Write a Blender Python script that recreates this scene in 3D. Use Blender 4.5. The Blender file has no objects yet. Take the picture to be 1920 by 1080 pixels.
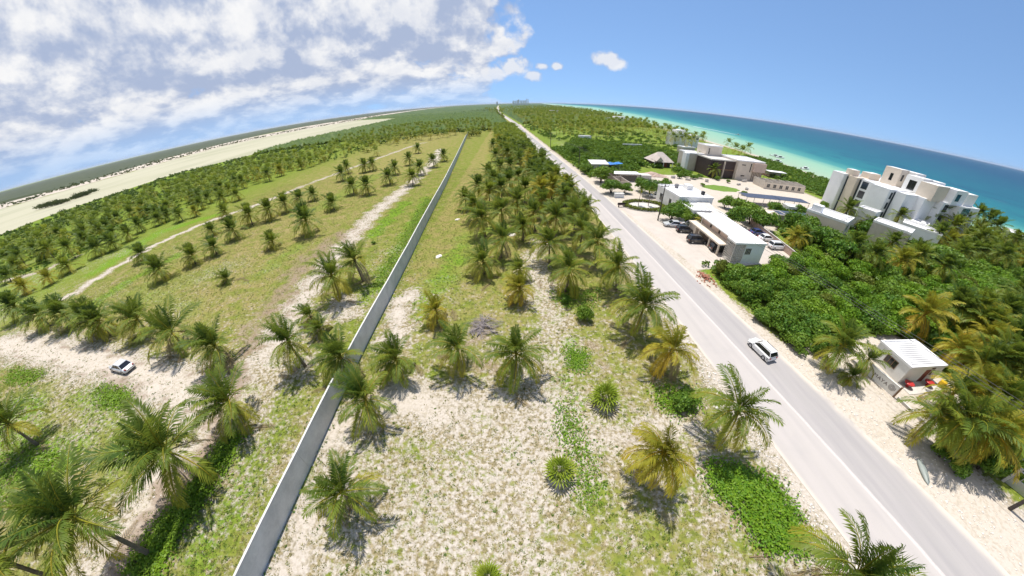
import bpy, bmesh, math, random
import numpy as np
from mathutils import Matrix, Vector
random.seed(7); RNG = np.random.default_rng(7)
sc = bpy.context.scene
COL = sc.collection
rad = math.radians

# ------------------------------------------------------------------ camera
# ultra-wide action lens on a mast / drone, 25 m above the ground
F, C3, C5 = 577.2655, -0.116956, 0.0098862
PIT, ROLL, CX, CY, HC = 0.5759587, -0.0213495, 960.0, 540.0, 25.0
cd = bpy.data.cameras.new('camera'); cam = bpy.data.objects.new('camera', cd); COL.objects.link(cam); sc.camera = cam
cd.type = 'PANO'; cd.panorama_type = 'FISHEYE_LENS_POLYNOMIAL'; cd.fisheye_fov = rad(180)
cd.fisheye_polynomial_k0 = 0.0
cd.fisheye_polynomial_k1 = -0.09152199943591463
cd.fisheye_polynomial_k2 = -0.0003917709079243102
cd.fisheye_polynomial_k3 = 0.00014909705420188603
cd.fisheye_polynomial_k4 = -3.301271859180229e-06
cd.sensor_width = 36; cd.sensor_fit = 'HORIZONTAL'; cd.clip_start = 0.1; cd.clip_end = 200000
_c, _s = math.cos(ROLL), math.sin(ROLL)
_R = (_c, _s*math.sin(PIT), _s*math.cos(PIT)); _U = (-_s, _c*math.sin(PIT), _c*math.cos(PIT)); _B = (0, -math.cos(PIT), math.sin(PIT))
cam.matrix_world = Matrix(((_R[0], _U[0], _B[0], 0), (_R[1], _U[1], _B[1], 0), (_R[2], _U[2], _B[2], HC), (0, 0, 0, 1)))

def at(x, y, z=0.0):
    """survey: picture point (in the 1920 wide photograph) to the place on the level z"""
    dx, dy = x-CX, y-CY; r = math.hypot(dx, dy)/F; th = r+C3*r**3+C5*r**5
    s = math.sin(th)/max(r, 1e-9); a = dx/F*s; b = -dy/F*s; fw = math.cos(th)
    a, b = _c*a-_s*b, _s*a+_c*b
    d = (a, fw*math.cos(PIT)+b*math.sin(PIT), -fw*math.sin(PIT)+b*math.cos(PIT))
    k = (z-HC)/d[2]
    return Vector((d[0]*k, d[1]*k, z))

# ------------------------------------------------------------------ sun and sky
SUN_EL, SUN_AZ = 74.0, -13.0          # azimuth from +Y towards +X, degrees
el, az = rad(SUN_EL), rad(SUN_AZ)
sd = Vector((math.sin(az)*math.cos(el), math.cos(az)*math.cos(el), math.sin(el)))   # towards the sun
sl = bpy.data.lights.new('sun', 'SUN'); sl.energy = 5.0; sl.angle = rad(0.5); sl.color = (1.0, 0.955, 0.88)
so = bpy.data.objects.new('sun', sl); COL.objects.link(so)
so.rotation_euler = (-sd).to_track_quat('-Z', 'Y').to_euler()

world = bpy.data.worlds.new('World'); sc.world = world; world.use_nodes = True
nt = world.node_tree; nt.nodes.clear()

class NB:
    """tiny node-tree writer"""
    def __init__(s, nt): s.nt = nt
    def n(s, t, ins=None, **kw):
        nd = s.nt.nodes.new(t)
        for k, v in kw.items(): setattr(nd, k, v)
        for k, v in (ins or {}).items(): s.set(nd.inputs[k], v)
        return nd
    def set(s, sock, v):
        if isinstance(v, bpy.types.NodeSocket): s.nt.links.new(v, sock)
        elif isinstance(v, bpy.types.Node): s.nt.links.new(v.outputs[0], sock)
        else:
            if sock.type == 'RGBA' and hasattr(v, '__len__') and len(v) == 3: v = (*v, 1)
            sock.default_value = v
    def m(s, op, a, b=0.0, c=None, clamp=False):
        nd = s.n('ShaderNodeMath', operation=op, use_clamp=clamp); s.set(nd.inputs[0], a); s.set(nd.inputs[1], b)
        if c is not None: s.set(nd.inputs[2], c)
        return nd.outputs[0]
    def v(s, op, a, b=(0, 0, 0)):
        nd = s.n('ShaderNodeVectorMath', operation=op); s.set(nd.inputs[0], a)
        if op == 'SCALE': s.set(nd.inputs['Scale'], b)
        else: s.set(nd.inputs[1], b)
        return nd.outputs['Value'] if op in ('DOT_PRODUCT', 'LENGTH', 'DISTANCE') else nd.outputs[0]
    def ss(s, x, a, b, lo=0.0, hi=1.0):
        nd = s.n('ShaderNodeMapRange', interpolation_type='SMOOTHSTEP')
        for k, q in zip(('Value', 'From Min', 'From Max', 'To Min', 'To Max'), (x, a, b, lo, hi)): s.set(nd.inputs[k], q)
        return nd.outputs[0]
    def mix(s, f, a, b, blend='MIX'):
        nd = s.n('ShaderNodeMix', data_type='RGBA', blend_type=blend)
        s.set(nd.inputs[0], f); s.set(nd.inputs[6], a); s.set(nd.inputs[7], b); return nd.outputs[2]
    def noise(s, vec, scale, detail=4.0, rough=0.55, dist=0.0):
        nd = s.n('ShaderNodeTexNoise'); s.set(nd.inputs['Vector'], vec)
        nd.inputs['Scale'].default_value = scale; nd.inputs['Detail'].default_value = detail
        nd.inputs['Roughness'].default_value = rough; nd.inputs['Distortion'].default_value = dist
        return nd.outputs[0]
    def attr(s, name): return s.n('ShaderNodeAttribute', attribute_name=name).outputs['Fac']
    def pos(s): return s.n('ShaderNodeNewGeometry').outputs['Position']
    def vscale(s, v, k): return s.v('MULTIPLY', v, k)
    def rnd(s): return s.n('ShaderNodeObjectInfo').outputs['Random']

g = NB(nt)
sky = g.n('ShaderNodeTexSky', sky_type='NISHITA', sun_disc=False, sun_elevation=el, sun_rotation=az,
          altitude=0.0, air_density=1.0, dust_density=0.15, ozone_density=2.5)
D = g.n('ShaderNodeTexCoord').outputs['Generated']
# moist sea air: the milky band at the horizon takes the tone of the sky a little above it
g.set(sky.inputs[0], g.v('NORMALIZE', g.v('ADD', D, (0, 0, 0.21))))
sep = g.n('ShaderNodeSeparateXYZ', {0: D}); dx_, dy_, dz_ = sep.outputs
def cloud_density(vec, low):
    # cumulus field: big heaps broken by smaller ones
    big = g.noise(vec, 1.5, 2, 0.5, 0.2); fine = g.noise(vec, 4.2, 7, 0.58, 0.1)
    return g.m('ADD', g.m('MULTIPLY', big, 0.50), g.m('MULTIPLY', fine, 0.60))
# clouds lie in a sheet overhead, so they crowd together towards the horizon
hl = g.m('MAXIMUM', g.m('SQRT', g.m('ADD', g.m('MULTIPLY', dx_, dx_), g.m('MULTIPLY', dy_, dy_))), 0.05)
lv = g.m('LOGARITHM', g.m('ADD', g.m('MAXIMUM', dz_, 0.0), 0.09), math.e)
comb = g.n('ShaderNodeCombineXYZ', {0: g.m('MULTIPLY', g.m('DIVIDE', dx_, hl), 2.7), 1: g.m('MULTIPLY', g.m('DIVIDE', dy_, hl), 2.7), 2: g.m('MULTIPLY', lv, 0.95)}).outputs[0]
flat = comb
dens = cloud_density(flat, 0)
dens_up = cloud_density(g.v('ADD', flat, (-0.03, 0.0, 0.15)), 0)
# the bank covers the land side; open sky lies over the sea
wob = g.m('MULTIPLY', g.m('SUBTRACT', g.noise(D, 3.0, 5, 0.62), 0.5), 0.5)
side = g.m('ADD', g.m('DIVIDE', dx_, g.m('MAXIMUM', g.m('ABSOLUTE', dy_), 0.25)), wob)
bank = g.ss(side, 0.34, -0.30)
lowcut = g.ss(dz_, 0.03, 0.16)
cov = g.m('MULTIPLY', bank, g.m('ADD', g.m('MULTIPLY', lowcut, 0.06), 0.72))
thr = g.m('SUBTRACT', 0.86, g.m('MULTIPLY', cov, 0.72))
mask = g.ss(dens, thr, g.m('ADD', thr, 0.13))
def puff(px, py, r, asp=1.7):
    d = at_dir(px, py)
    q = g.v('SUBTRACT', D, d); q = g.v('MULTIPLY', q, (1, 1, asp))
    dist = g.v('LENGTH', q)
    ed = g.m('MULTIPLY', pn, r*1.7)
    return g.ss(g.m('ADD', dist, ed), r, r*0.45)
def at_dir(x, y):
    dx, dy = x-CX, y-CY; r = math.hypot(dx, dy)/F; th = r+C3*r**3+C5*r**5
    s = math.sin(th)/max(r, 1e-9); a = dx/F*s; b = -dy/F*s; fw = math.cos(th)
    a, b = _c*a-_s*b, _s*a+_c*b
    return (a, fw*math.cos(PIT)+b*math.sin(PIT), -fw*math.sin(PIT)+b*math.cos(PIT))
small = None
pn = g.m('SUBTRACT', g.noise(D, 26, 6, 0.6), 0.5)
for q in ((962, 126, .055), (1018, 124, .022), (1044, 124, .022), (1132, 110, .045), (1155, 120, .034), (925, 138, .05), (1000, 143, .03)):
    p = puff(*q); small = p if small is None else g.m('MAXIMUM', small, p)
mask = g.m('MAXIMUM', mask, g.m('MULTIPLY', small, 0.9), clamp=True)
relief = g.m('SUBTRACT', dens, dens_up)
lit = g.ss(relief, -0.10, 0.12)
core = g.ss(dens, 0.56, 0.72)
lit = g.m('SUBTRACT', lit, g.m('MULTIPLY', core, 0.30), clamp=True)
lit = g.m('MAXIMUM', lit, g.m('MULTIPLY', small, 0.8))
ccol = g.mix(lit, (0.47, 0.56, 0.77), (1.06, 1.06, 1.07))
# distant cloud sinks into the same air as the sky behind it
mask = g.m('MULTIPLY', mask, g.ss(dz_, 0.0, 0.10, 0.35, 1.0))
SKY_STRENGTH = 0.145
bg = g.n('ShaderNodeBackground', {0: g.mix(1.0, sky, (0.90, 0.98, 1.03), 'MULTIPLY'), 1: SKY_STRENGTH})
bc = g.n('ShaderNodeBackground', {0: ccol, 1: 0.80})
mx = g.n('ShaderNodeMixShader', {0: mask, 1: bg, 2: bc})
g.n('ShaderNodeOutputWorld', {0: mx})

vs = sc.view_settings
vs.view_transform = 'Standard'; vs.look = 'None'; vs.exposure = 0.16; vs.gamma = 1.0; vs.use_curve_mapping = False
sc.render.engine = 'CYCLES'
sc.cycles.max_bounces = 5; sc.cycles.diffuse_bounces = 2; sc.cycles.glossy_bounces = 2; sc.cycles.transmission_bounces = 3
sc.cycles.transparent_max_bounces = 6; sc.cycles.volume_bounces = 0; sc.cycles.use_denoising = True
sc.cycles.sample_clamp_indirect = 4.0
try: world.cycles.sampling_method = 'MANUAL'; world.cycles.sample_map_resolution = 256
except Exception: pass

# ------------------------------------------------------------------ helpers
def linkobj(o, parent=None):
    COL.objects.link(o)
    if parent is not None: o.parent = parent
    return o
def tag(o, label=None, cat=None, group=None, kind=None):
    if label: o['label'] = label
    if cat: o['category'] = cat
    if group: o['group'] = group
    if kind: o['kind'] = kind
    return o
def empty(name, loc=(0, 0, 0), rz=0.0, label=None, cat=None, group=None):
    o = bpy.data.objects.new(name, None); o.empty_display_size = 0.3; linkobj(o)
    o.location = loc; o.rotation_euler = (0, 0, rz)
    return tag(o, label, cat, group)
def np_mesh(name, V, Fc, mats=(), smooth=False, attrs=None):
    """mesh from numpy verts and a (M,k) face array (or list of arrays)"""
    V = np.asarray(V, np.float32); me = bpy.data.meshes.new(name)
    arrs = Fc if isinstance(Fc, list) else [Fc]
    arrs = [np.asarray(a, np.int32) for a in arrs if len(a)]
    nl = sum(a.size for a in arrs); nf = sum(len(a) for a in arrs)
    me.vertices.add(len(V)); me.vertices.foreach_set('co', V.ravel())
    me.loops.add(nl); me.loops.foreach_set('vertex_index', np.concatenate([a.ravel() for a in arrs]))
    tot = np.concatenate([np.full(len(a), a.shape[1], np.int32) for a in arrs])
    st = np.concatenate([[0], np.cumsum(tot)[:-1]]).astype(np.int32)
    me.polygons.add(nf); me.polygons.foreach_set('loop_start', st)
    if smooth: me.polygons.foreach_set('use_smooth', np.ones(nf, bool))
    for k, a in (attrs or {}).items():
        at_ = me.attributes.new(k, 'FLOAT', 'POINT'); at_.data.foreach_set('value', np.asarray(a, np.float32))
    for m_ in mats: me.materials.append(m_)
    me.update(calc_edges=True); me.validate()
    return me
class MB:
    """collects boxes, prisms and tubes for ONE part"""
    def __init__(s): s.v = []; s.f = []
    def add(s, vs, fs):
        n = len(s.v); s.v += [tuple(q) for q in vs]; s.f += [tuple(i+n for i in q) for q in fs]; return s
    def box(s, x0, x1, y0, y1, z0, z1):
        return s.add([(x0, y0, z0), (x1, y0, z0), (x1, y1, z0), (x0, y1, z0), (x0, y0, z1), (x1, y0, z1), (x1, y1, z1), (x0, y1, z1)],
                     [(0, 3, 2, 1), (4, 5, 6, 7), (0, 1, 5, 4), (1, 2, 6, 5), (2, 3, 7, 6), (3, 0, 4, 7)])
    def prism(s, poly, z0, z1):
        n = len(poly)
        a = sum(poly[i][0]*poly[(i+1) % n][1]-poly[(i+1) % n][0]*poly[i][1] for i in range(n))
        if a < 0: poly = poly[::-1]
        return s.add([(p[0], p[1], z0) for p in poly]+[(p[0], p[1], z1) for p in poly],
                     [tuple(range(n-1, -1, -1)), tuple(range(n, 2*n))]+[(i, (i+1) % n, (i+1) % n+n, i+n) for i in range(n)])
    def tube(s, pts, rs, n=8, caps=True):
        pts = [Vector(p) for p in pts]
        if not hasattr(rs, '__len__'): rs = [rs]*len(pts)
        rings = []
        for i, p in enumerate(pts):
            d = (pts[min(i+1, len(pts)-1)]-pts[max(i-1, 0)]).normalized()
            u = d.cross(Vector((0, 0, 1)) if abs(d.z) < .9 else Vector((1, 0, 0))).normalized(); w = d.cross(u)
            rings.append([p+(u*math.cos(2*math.pi*k/n)+w*math.sin(2*math.pi*k/n))*rs[i] for k in range(n)])
        vs = [q for r in rings for q in r]; fs = []
        for i in range(len(pts)-1):
            for k in range(n): fs.append((i*n+k, i*n+(k+1) % n, (i+1)*n+(k+1) % n, (i+1)*n+k))
        if caps: fs += [tuple(range(n-1, -1, -1)), tuple(range((len(pts)-1)*n, len(pts)*n))]
        return s.add(vs, fs)
    def bevelbox(s, x0, x1, y0, y1, z0, z1, b):
        ch = lambda x0, x1, y0, y1, c: [(x0+c, y0), (x1-c, y0), (x1, y0+c), (x1, y1-c), (x1-c, y1), (x0+c, y1), (x0, y1-c), (x0, y0+c)]
        o = ch(x0, x1, y0, y1, b); i = ch(x0+b, x1-b, y0+b, y1-b, b*.6)
        vs = [(p[0], p[1], z0) for p in o]+[(p[0], p[1], z1-b) for p in o]+[(p[0], p[1], z1) for p in i]
        fs = [tuple(range(7, -1, -1)), tuple(range(16, 24))]
        for k in range(8):
            j = (k+1) % 8; fs += [(k, j, 8+j, 8+k), (8+k, 8+j, 16+j, 16+k)]
        return s.add(vs, fs)
    def mesh(s, name, mat, smooth=False):
        me = bpy.data.meshes.new(name); me.from_pydata(s.v, [], s.f)
        for m_ in (mat if isinstance(mat, (list, tuple)) else [mat]): me.materials.append(m_)
        bm = bmesh.new(); bm.from_mesh(me); bmesh.ops.recalc_face_normals(bm, faces=bm.faces); bm.to_mesh(me); bm.free()
        if smooth: me.polygons.foreach_set('use_smooth', [True]*len(me.polygons))
        return me
    def build(s, name, mat, parent=None, smooth=False, loc=None, rz=0):
        o = bpy.data.objects.new(name, s.mesh(name, mat, smooth)); linkobj(o, parent)
        if loc is not None: o.location = loc
        o.rotation_euler = (0, 0, rz); return o
def inst(name, me, parent=None, loc=(0, 0, 0), rot=(0, 0, 0), scale=(1, 1, 1), mat=None):
    o = bpy.data.objects.new(name, me); linkobj(o, parent); o.location = loc; o.rotation_euler = rot; o.scale = scale
    if mat is not None and me.materials: o.material_slots[0].link = 'OBJECT'; o.material_slots[0].material = mat
    return o

# ------------------------------------------------------------------ materials
M = {}
def newmat(name):
    m_ = bpy.data.materials.new(name); m_.use_nodes = True; m_.node_tree.nodes.clear(); M[name] = m_
    return NB(m_.node_tree)
def out(b, sh, disp=None):
    o = b.n('ShaderNodeOutputMaterial', {0: sh})
def plain(name, col, rough=0.6, var=0.12, scale=1.2, bump=0.0, metal=0.0, spec=0.4, dirt=None, emit=None):
    """weathered surface: two scales of tone, optional dirt tint"""
    b = newmat(name); p = b.n('ShaderNodeTexCoord').outputs['Object']
    n1 = b.noise(p, scale, 5, 0.6); n2 = b.noise(p, scale*9, 4, 0.6)
    t = b.m('ADD', b.m('MULTIPLY', n1, 0.7), b.m('MULTIPLY', n2, 0.3))
    lo = tuple(c*(1-var) for c in col); hi = tuple(min(1, c*(1+var*.6)) for c in col)
    c = b.mix(b.ss(t, 0.32, 0.68), lo, hi)
    if dirt:
        c = b.mix(b.m('MULTIPLY', b.ss(b.noise(p, scale*.7, 6, 0.65), 0.52, 0.72), 0.6), c, dirt)
    pr = b.n('ShaderNodeBsdfPrincipled', {'Base Color': c, 'Roughness': rough, 'Metallic': metal, 'Specular IOR Level': spec})
    if bump:
        bp = b.n('ShaderNodeBump', {'Strength': bump, 'Distance': 0.03, 'Height': n2}); b.set(pr.inputs['Normal'], bp)
    out(b, pr); return M[name]
plain('white_wall', (0.78, 0.765, 0.74), 0.7, 0.06, 0.4, 0.1, dirt=(0.62, 0.59, 0.54))
plain('cool_white', (0.76, 0.77, 0.79), 0.65, 0.05, 0.3, dirt=(0.62, 0.62, 0.63))
plain('cream_wall', (0.66, 0.57, 0.47), 0.75, 0.08, 0.5, 0.1)
plain('stone_wall', (0.52, 0.47, 0.41), 0.8, 0.14, 1.0, 0.3)
plain('block_wall', (0.50, 0.43, 0.37), 0.85, 0.2, 1.5, 0.4)
plain('pink_wall', (0.62, 0.47, 0.38), 0.75, 0.07, 0.6)
plain('roof_white', (0.80, 0.79, 0.77), 0.6, 0.06, 0.8, 0.1, dirt=(0.60, 0.58, 0.55))
plain('roof_worn', (0.80, 0.79, 0.79), 0.65, 0.05, 0.7, 0.2, dirt=(0.72, 0.71, 0.70))
plain('roof_tar', (0.22, 0.21, 0.215), 0.8, 0.3, 2.0, 0.2)
plain('tan_roof', (0.47, 0.41, 0.37), 0.85, 0.16, 0.7, 0.3)
plain('thatch', (0.36, 0.27, 0.17), 0.95, 0.35, 3.0, 0.6)
plain('concrete', (0.66, 0.65, 0.62), 0.85, 0.16, 0.6, 0.3, dirt=(0.50, 0.49, 0.465))
plain('coping', (0.60, 0.59, 0.56), 0.8, 0.10, 0.8, 0.2)
plain('concrete_pale', (0.55, 0.52, 0.48), 0.85, 0.14, 0.7, 0.3)
plain('dark_timber', (0.060, 0.040, 0.036), 0.6, 0.25, 1.5)
plain('timber', (0.20, 0.12, 0.07), 0.7, 0.25, 3.0, 0.3)
plain('pole_timber', (0.075, 0.062, 0.055), 0.85, 0.3, 3.0, 0.3)
plain('steel', (0.42, 0.43, 0.45), 0.45, 0.1, 2.0, 0, 0.6)
plain('wire', (0.05, 0.05, 0.055), 0.6)
plain('red_door', (0.20, 0.05, 0.03), 0.55, 0.15, 2.0)
plain('red_plastic', (0.45, 0.03, 0.03), 0.4, 0.1, 2)
plain('yellow_plastic', (0.75, 0.48, 0.03), 0.45, 0.1, 2)
plain('blue_tarp', (0.05, 0.22, 0.60), 0.4, 0.2, 2)
plain('ink', (0.16, 0.13, 0.12), 0.8, 0.3, 6)
plain('tyre', (0.022, 0.022, 0.024), 0.85)
plain('rim', (0.40, 0.41, 0.43), 0.35, 0.05, 2, 0, 0.7)
plain('black_trim', (0.025, 0.025, 0.028), 0.5)
plain('grey_hull', (0.27, 0.30, 0.28), 0.5, 0.1, 2)
plain('hull_white', (0.78, 0.78, 0.78), 0.35, 0.05, 1)
plain('rubble', (0.45, 0.33, 0.27), 0.95, 0.3, 3, 0.5)
plain('stone', (0.66, 0.61, 0.55), 0.9, 0.2, 2.5, 0.4)
plain('trunk', (0.215, 0.165, 0.115), 0.9, 0.3, 4.0, 0.6)
plain('wood', (0.12, 0.09, 0.065), 0.9, 0.3, 4.0, 0.5)
plain('dead_frond', (0.27, 0.235, 0.235), 0.9, 0.3, 3)
plain('coconut', (0.20, 0.22, 0.04), 0.6, 0.3, 4)
def paint(name, col, rough=0.28, metal=0.0):
    b = newmat(name); p = b.n('ShaderNodeTexCoord').outputs['Object']
    c = b.mix(b.m('MULTIPLY', b.ss(b.noise(p, 2.0, 5, 0.6), 0.5, 0.75), 0.25), col, (0.45, 0.41, 0.36))
    out(b, b.n('ShaderNodeBsdfPrincipled', {'Base Color': c, 'Roughness': rough, 'Metallic': metal, 'Coat Weight': 0.6, 'Coat Roughness': 0.08}))
paint('paint_white', (0.80, 0.80, 0.80)); paint('paint_silver', (0.66, 0.67, 0.69), 0.3, 0.25)
paint('paint_black', (0.018, 0.018, 0.02)); paint('paint_green', (0.045, 0.055, 0.045)); paint('paint_blue', (0.035, 0.05, 0.16))
def glassmat(name, col, rough=0.06):
    b = newmat(name); out(b, b.n('ShaderNodeBsdfPrincipled', {'Base Color': col, 'Roughness': rough, 'Specular IOR Level': 0.7}))
glassmat('glass_dark', (0.014, 0.016, 0.02)); glassmat('glass_blue', (0.03, 0.045, 0.06)); glassmat('solar', (0.05, 0.06, 0.095), 0.5)
glassmat('lamp_red', (0.35, 0.02, 0.02), 0.2); glassmat('lamp_clear', (0.6, 0.6, 0.58), 0.1)

def leafmat(name, young, old, hue=0.35, trans=0.28, rough=0.5, uses_age=True):
    """leaf: colour by age of the frond / leaf, drift from plant to plant, light shining through"""
    b = newmat(name); p = b.pos()
    age = b.attr('age') if uses_age else 0.0
    r = b.rnd()
    n = b.noise(p, 0.9, 3, 0.6)
    f = b.m('ADD', age, b.m('MULTIPLY', b.m('SUBTRACT', n, 0.5), 0.3))
    # most plants are green, a few turn
    f = b.m('ADD', f, b.m('MULTIPLY', b.m('SUBTRACT', b.m('POWER', r, 2.5), 0.25), hue), clamp=True)
    if len(old) == 2: c = b.mix(b.m('MULTIPLY', b.m('SUBTRACT', f, 0.5), 2.0, clamp=True), b.mix(b.m('MULTIPLY', f, 2.0, clamp=True), young, old[0]), old[1])
    else: c = b.mix(f, young, old)
    c = b.mix(b.m('MULTIPLY', r, 0.3), c, b.mix(0.5, young, (0.03, 0.06, 0.02)))
    pr = b.n('ShaderNodeBsdfPrincipled', {'Base Color': c, 'Roughness': rough, 'Specular IOR Level': 0.22})
    tl = b.n('ShaderNodeBsdfTranslucent', {0: b.mix(0.35, c, (0.35, 0.42, 0.04))})
    out(b, b.n('ShaderNodeMixShader', {0: trans, 1: pr, 2: tl}))
leafmat('palm_green', (0.060, 0.118, 0.022), ((0.26, 0.31, 0.034), (0.62, 0.48, 0.05)), 0.40, 0.38)
leafmat('palm_gold', (0.22, 0.235, 0.028), ((0.50, 0.40, 0.035), (0.66, 0.38, 0.035)), 0.3, 0.38)
leafmat('fan_leaf', (0.17, 0.28, 0.025), (0.42, 0.42, 0.04))
leafmat('shrub_leaf', (0.068, 0.165, 0.018), (0.25, 0.37, 0.036), 0.6)
leafmat('scrub_leaf', (0.075, 0.165, 0.018), (0.21, 0.31, 0.03), 0.1)
leafmat('creeper_leaf', (0.10, 0.225, 0.015), (0.27, 0.41, 0.022), 0.55)
leafmat('hedge_leaf', (0.10, 0.14, 0.018), (0.22, 0.24, 0.03), 0.2)
leafmat('mangrove_leaf', (0.055, 0.078, 0.030), (0.10, 0.115, 0.045), 0.1)
leafmat('grass_blade', (0.11, 0.15, 0.02), (0.43, 0.35, 0.14), 0.1)
leafmat('palm_dead', (0.20, 0.14, 0.075), (0.33, 0.24, 0.13), 0.2, 0.15)
leafmat('forest_leaf', (0.045, 0.100, 0.016), (0.14, 0.205, 0.026), 0.1)
leafmat('weed_leaf', (0.07, 0.155, 0.016), ((0.17, 0.24, 0.03), (0.34, 0.28, 0.10)), 0.1)

# ------------------------------------------------------------------ the lie of the land
SH_Y = [-60000, 60, 144, 202, 285, 630, 1293, 2457, 8000, 60000]
SH_X = [178, 178, 179, 185, 191, 236, 300, 400, 900, 5600]
LN_Y = [-60000, 60, 116, 160, 196, 275, 325, 446, 534, 700, 1050, 1500, 60000]
LN_X = [-330, -330, -338, -352, -346, -350, -300, -306, -290, -300, -345, -700, -9000]
LF_Y = [-60000, 0, 302, 377, 472, 846, 1200, 1500, 60000]
LF_X = [-840, -840, -815, -751, -730, -860, -760, -705, -9100]
MG_Y = [-60000, 300, 436, 460, 794, 1767, 2205, 4000, 60000]
MG_X = [-1150, -1120, -1080, -880, -1060, -1325, -1080, -1250, -9000]
shore = lambda y: np.interp(y, SH_Y, SH_X)
lag_near = lambda y: np.interp(y, LN_Y, LN_X)
lag_far = lambda y: np.interp(y, LF_Y, LF_X)
mang = lambda y: np.interp(y, MG_Y, MG_X)
RD_Y = np.array([-14, 0, 7, 19, 29, 45, 60, 90, 106, 162, 230, 321, 438, 891, 2000, 4000.])
RD_L = np.array([26.9, 25.2, 24.1, 22.7, 22.0, 21.4, 21.0, 20.2, 19.5, 15.6, 12.4, 8.6, 4.2, -25, -66, -120.])
RD_R = np.array([39.2, 37.1, 35.7, 33.6, 32.1, 30.3, 29.2, 27.5, 26.6, 23.0, 19.6, 15.3, 11.0, -18, -58, -110.])
road_l = lambda y: np.interp(y, RD_Y, RD_L)
road_r = lambda y: np.interp(y, RD_Y, RD_R)

def growth(a, b, step, lo, hi, k):
    core = list(np.arange(a, b+1e-6, step)); up = [core[-1]]; s = step
    while up[-1] < hi: s *= k; up.append(up[-1]+s)
    dn = [core[0]]; s = step
    while dn[-1] > lo: s *= k; dn.append(dn[-1]-s)
    return np.array(dn[:0:-1]+core+up[1:])
gx = growth(-115, 66, 1.0, -60000, 60000, 1.05); gy = growth(-13, 112, 1.0, -400, 60000, 1.05)
GX, GY = np.meshgrid(gx, gy); nx, ny = len(gx), len(gy)
P2 = np.stack([GX.ravel(), GY.ravel()], 1)
WP = P2+np.stack([.7*np.sin(.9*P2[:, 1]+1.7*np.sin(.31*P2[:, 0]))+.5*np.sin(2.1*P2[:, 1]+.6*P2[:, 0]), .6*np.sin(.8*P2[:, 0]+1.4*np.sin(.43*P2[:, 1]))], 1)
def dist_poly(pts):
    """distance of every ground vertex near the site to a polyline given in metres"""
    d = np.full(len(P2), 1e9); Q = np.array([(p[0], p[1]) for p in pts], float)
    lo, hi = Q.min(0)-40, Q.max(0)+40
    m = np.all((P2 > lo) & (P2 < hi), 1); p = WP[m]; dd = np.full(len(p), 1e9)
    for a, b in zip(Q[:-1], Q[1:]):
        ab = b-a; t = np.clip(((p-a)@ab)/max(ab@ab, 1e-9), 0, 1); dd = np.minimum(dd, np.hypot(*(p-a-t[:, None]*ab).T))
    d[m] = dd; return d
def inside(pts):
    Q = np.array([(p[0], p[1]) for p in pts], float); x, y = P2.T; r = np.zeros(len(P2), bool)
    for (x0, y0), (x1, y1) in zip(Q, np.roll(Q, -1, 0)):
        c = (y0 > y) != (y1 > y); r ^= c & (x < (x1-x0)*(y-y0)/(y1-y0+1e-12)+x0)
    return r
px = lambda *q: [at(*p) for p in q]
X, Y = P2.T
def sstep(x, a, b): t = np.clip((x-a)/(b-a), 0, 1); return t*t*(3-2*t)
d_sea = X-shore(Y); d_lag = np.minimum(lag_near(Y)-X, X-lag_far(Y))
Zg = -1.6*sstep(d_sea, -4, 14)-0.9*sstep(d_lag, -6, 14)
sand = np.zeros(len(P2)); lush = np.zeros(len(P2)); dry = np.zeros(len(P2)); soil = np.zeros(len(P2))
# plot between wall and road: sandy near the mast, greener further out
mid = (X > -18) & (X < road_l(Y))
sand[mid] = np.interp(Y[mid], [-5, 14, 24, 36, 50, 80, 150], [.56, .55, .50, .40, .28, .18, .10])
dry[mid] = np.interp(Y[mid], [0, 25, 50, 100, 160], [.35, .40, .45, .55, .5])
left = (X <= -18) & (X > lag_near(Y))
sand[left] = np.interp(Y[left], [-5, 10, 25, 60, 120], [.40, .46, .42, .33, .18]); dry[left] = np.interp(X[left], [-150, -110, -95, -60, -40, -18], [.25, .2, .4, .55, .42, .2])
lush[left] = np.interp(X[left], [-400, -160, -120, -100, -60], [.6, .5, .45, .1, .0])
right = (X >= road_r(Y)) & (X < shore(Y)); sand[right] = 0.35; lush[right] = 0.5
def streak(arr, pts, w, val, soft=None):
    d = dist_poly(pts); k = sstep(d, w+(soft or w*.8), max(0, w-(soft or w*.8))); np.copyto(arr, arr*(1-k)+val*k)
for pts, w, v in [
    (px((0, 645), (100, 662), (235, 692), (330, 728), (380, 740)), 3.3, .93),
    (px((380, 735), (430, 770), (390, 830), (330, 880), (270, 950), (230, 1010), (190, 1080)), 2.4, .86),
    (px((470, 690), (520, 640), (560, 570), (610, 500), (650, 455), (700, 400), (770, 345), (812, 305), (825, 280)), 2.3, .86),
    (px((120, 560), (135, 552), (210, 505), (300, 455), (380, 420), (480, 385), (560, 352)), 1.5, .9),
    (px((560, 352), (640, 322), (700, 300), (790, 268), (870, 262)), 1.6, .7),
    (px((0, 528), (70, 512), (150, 478)), 1.3, .8),
    (px((745, 745), (830, 765), (920, 785), (1010, 800)), 2.3, .90),
    (px((1110, 832), (1200, 812), (1290, 800)), 1.0, .82),
    (px((620, 830), (660, 780), (730, 765)), 1.8, .92),
    (px((520, 1075), (560, 1010), (610, 930)), 1.2, .9),
    (px((725, 650), (760, 620)), 1.3, .95), (px((735, 600), (768, 552)), 1.2, .95),
    (px((590, 620), (640, 560), (655, 590)), 1.5, .8),
    (px((440, 820), (520, 700), (560, 690)), 2.4, .62),
    (px((1020, 445), (1000, 490), (1020, 560), (1040, 620)), 2.2, .66),
    (px((940, 1080), (900, 980), (980, 900), (960, 820)), 5, .70),
    (px((1000, 700), (1060, 640)), 2.2, .62), (px((1130, 1000), (1230, 1060)), 3, .5),
]: streak(sand, pts, w, v)
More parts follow.
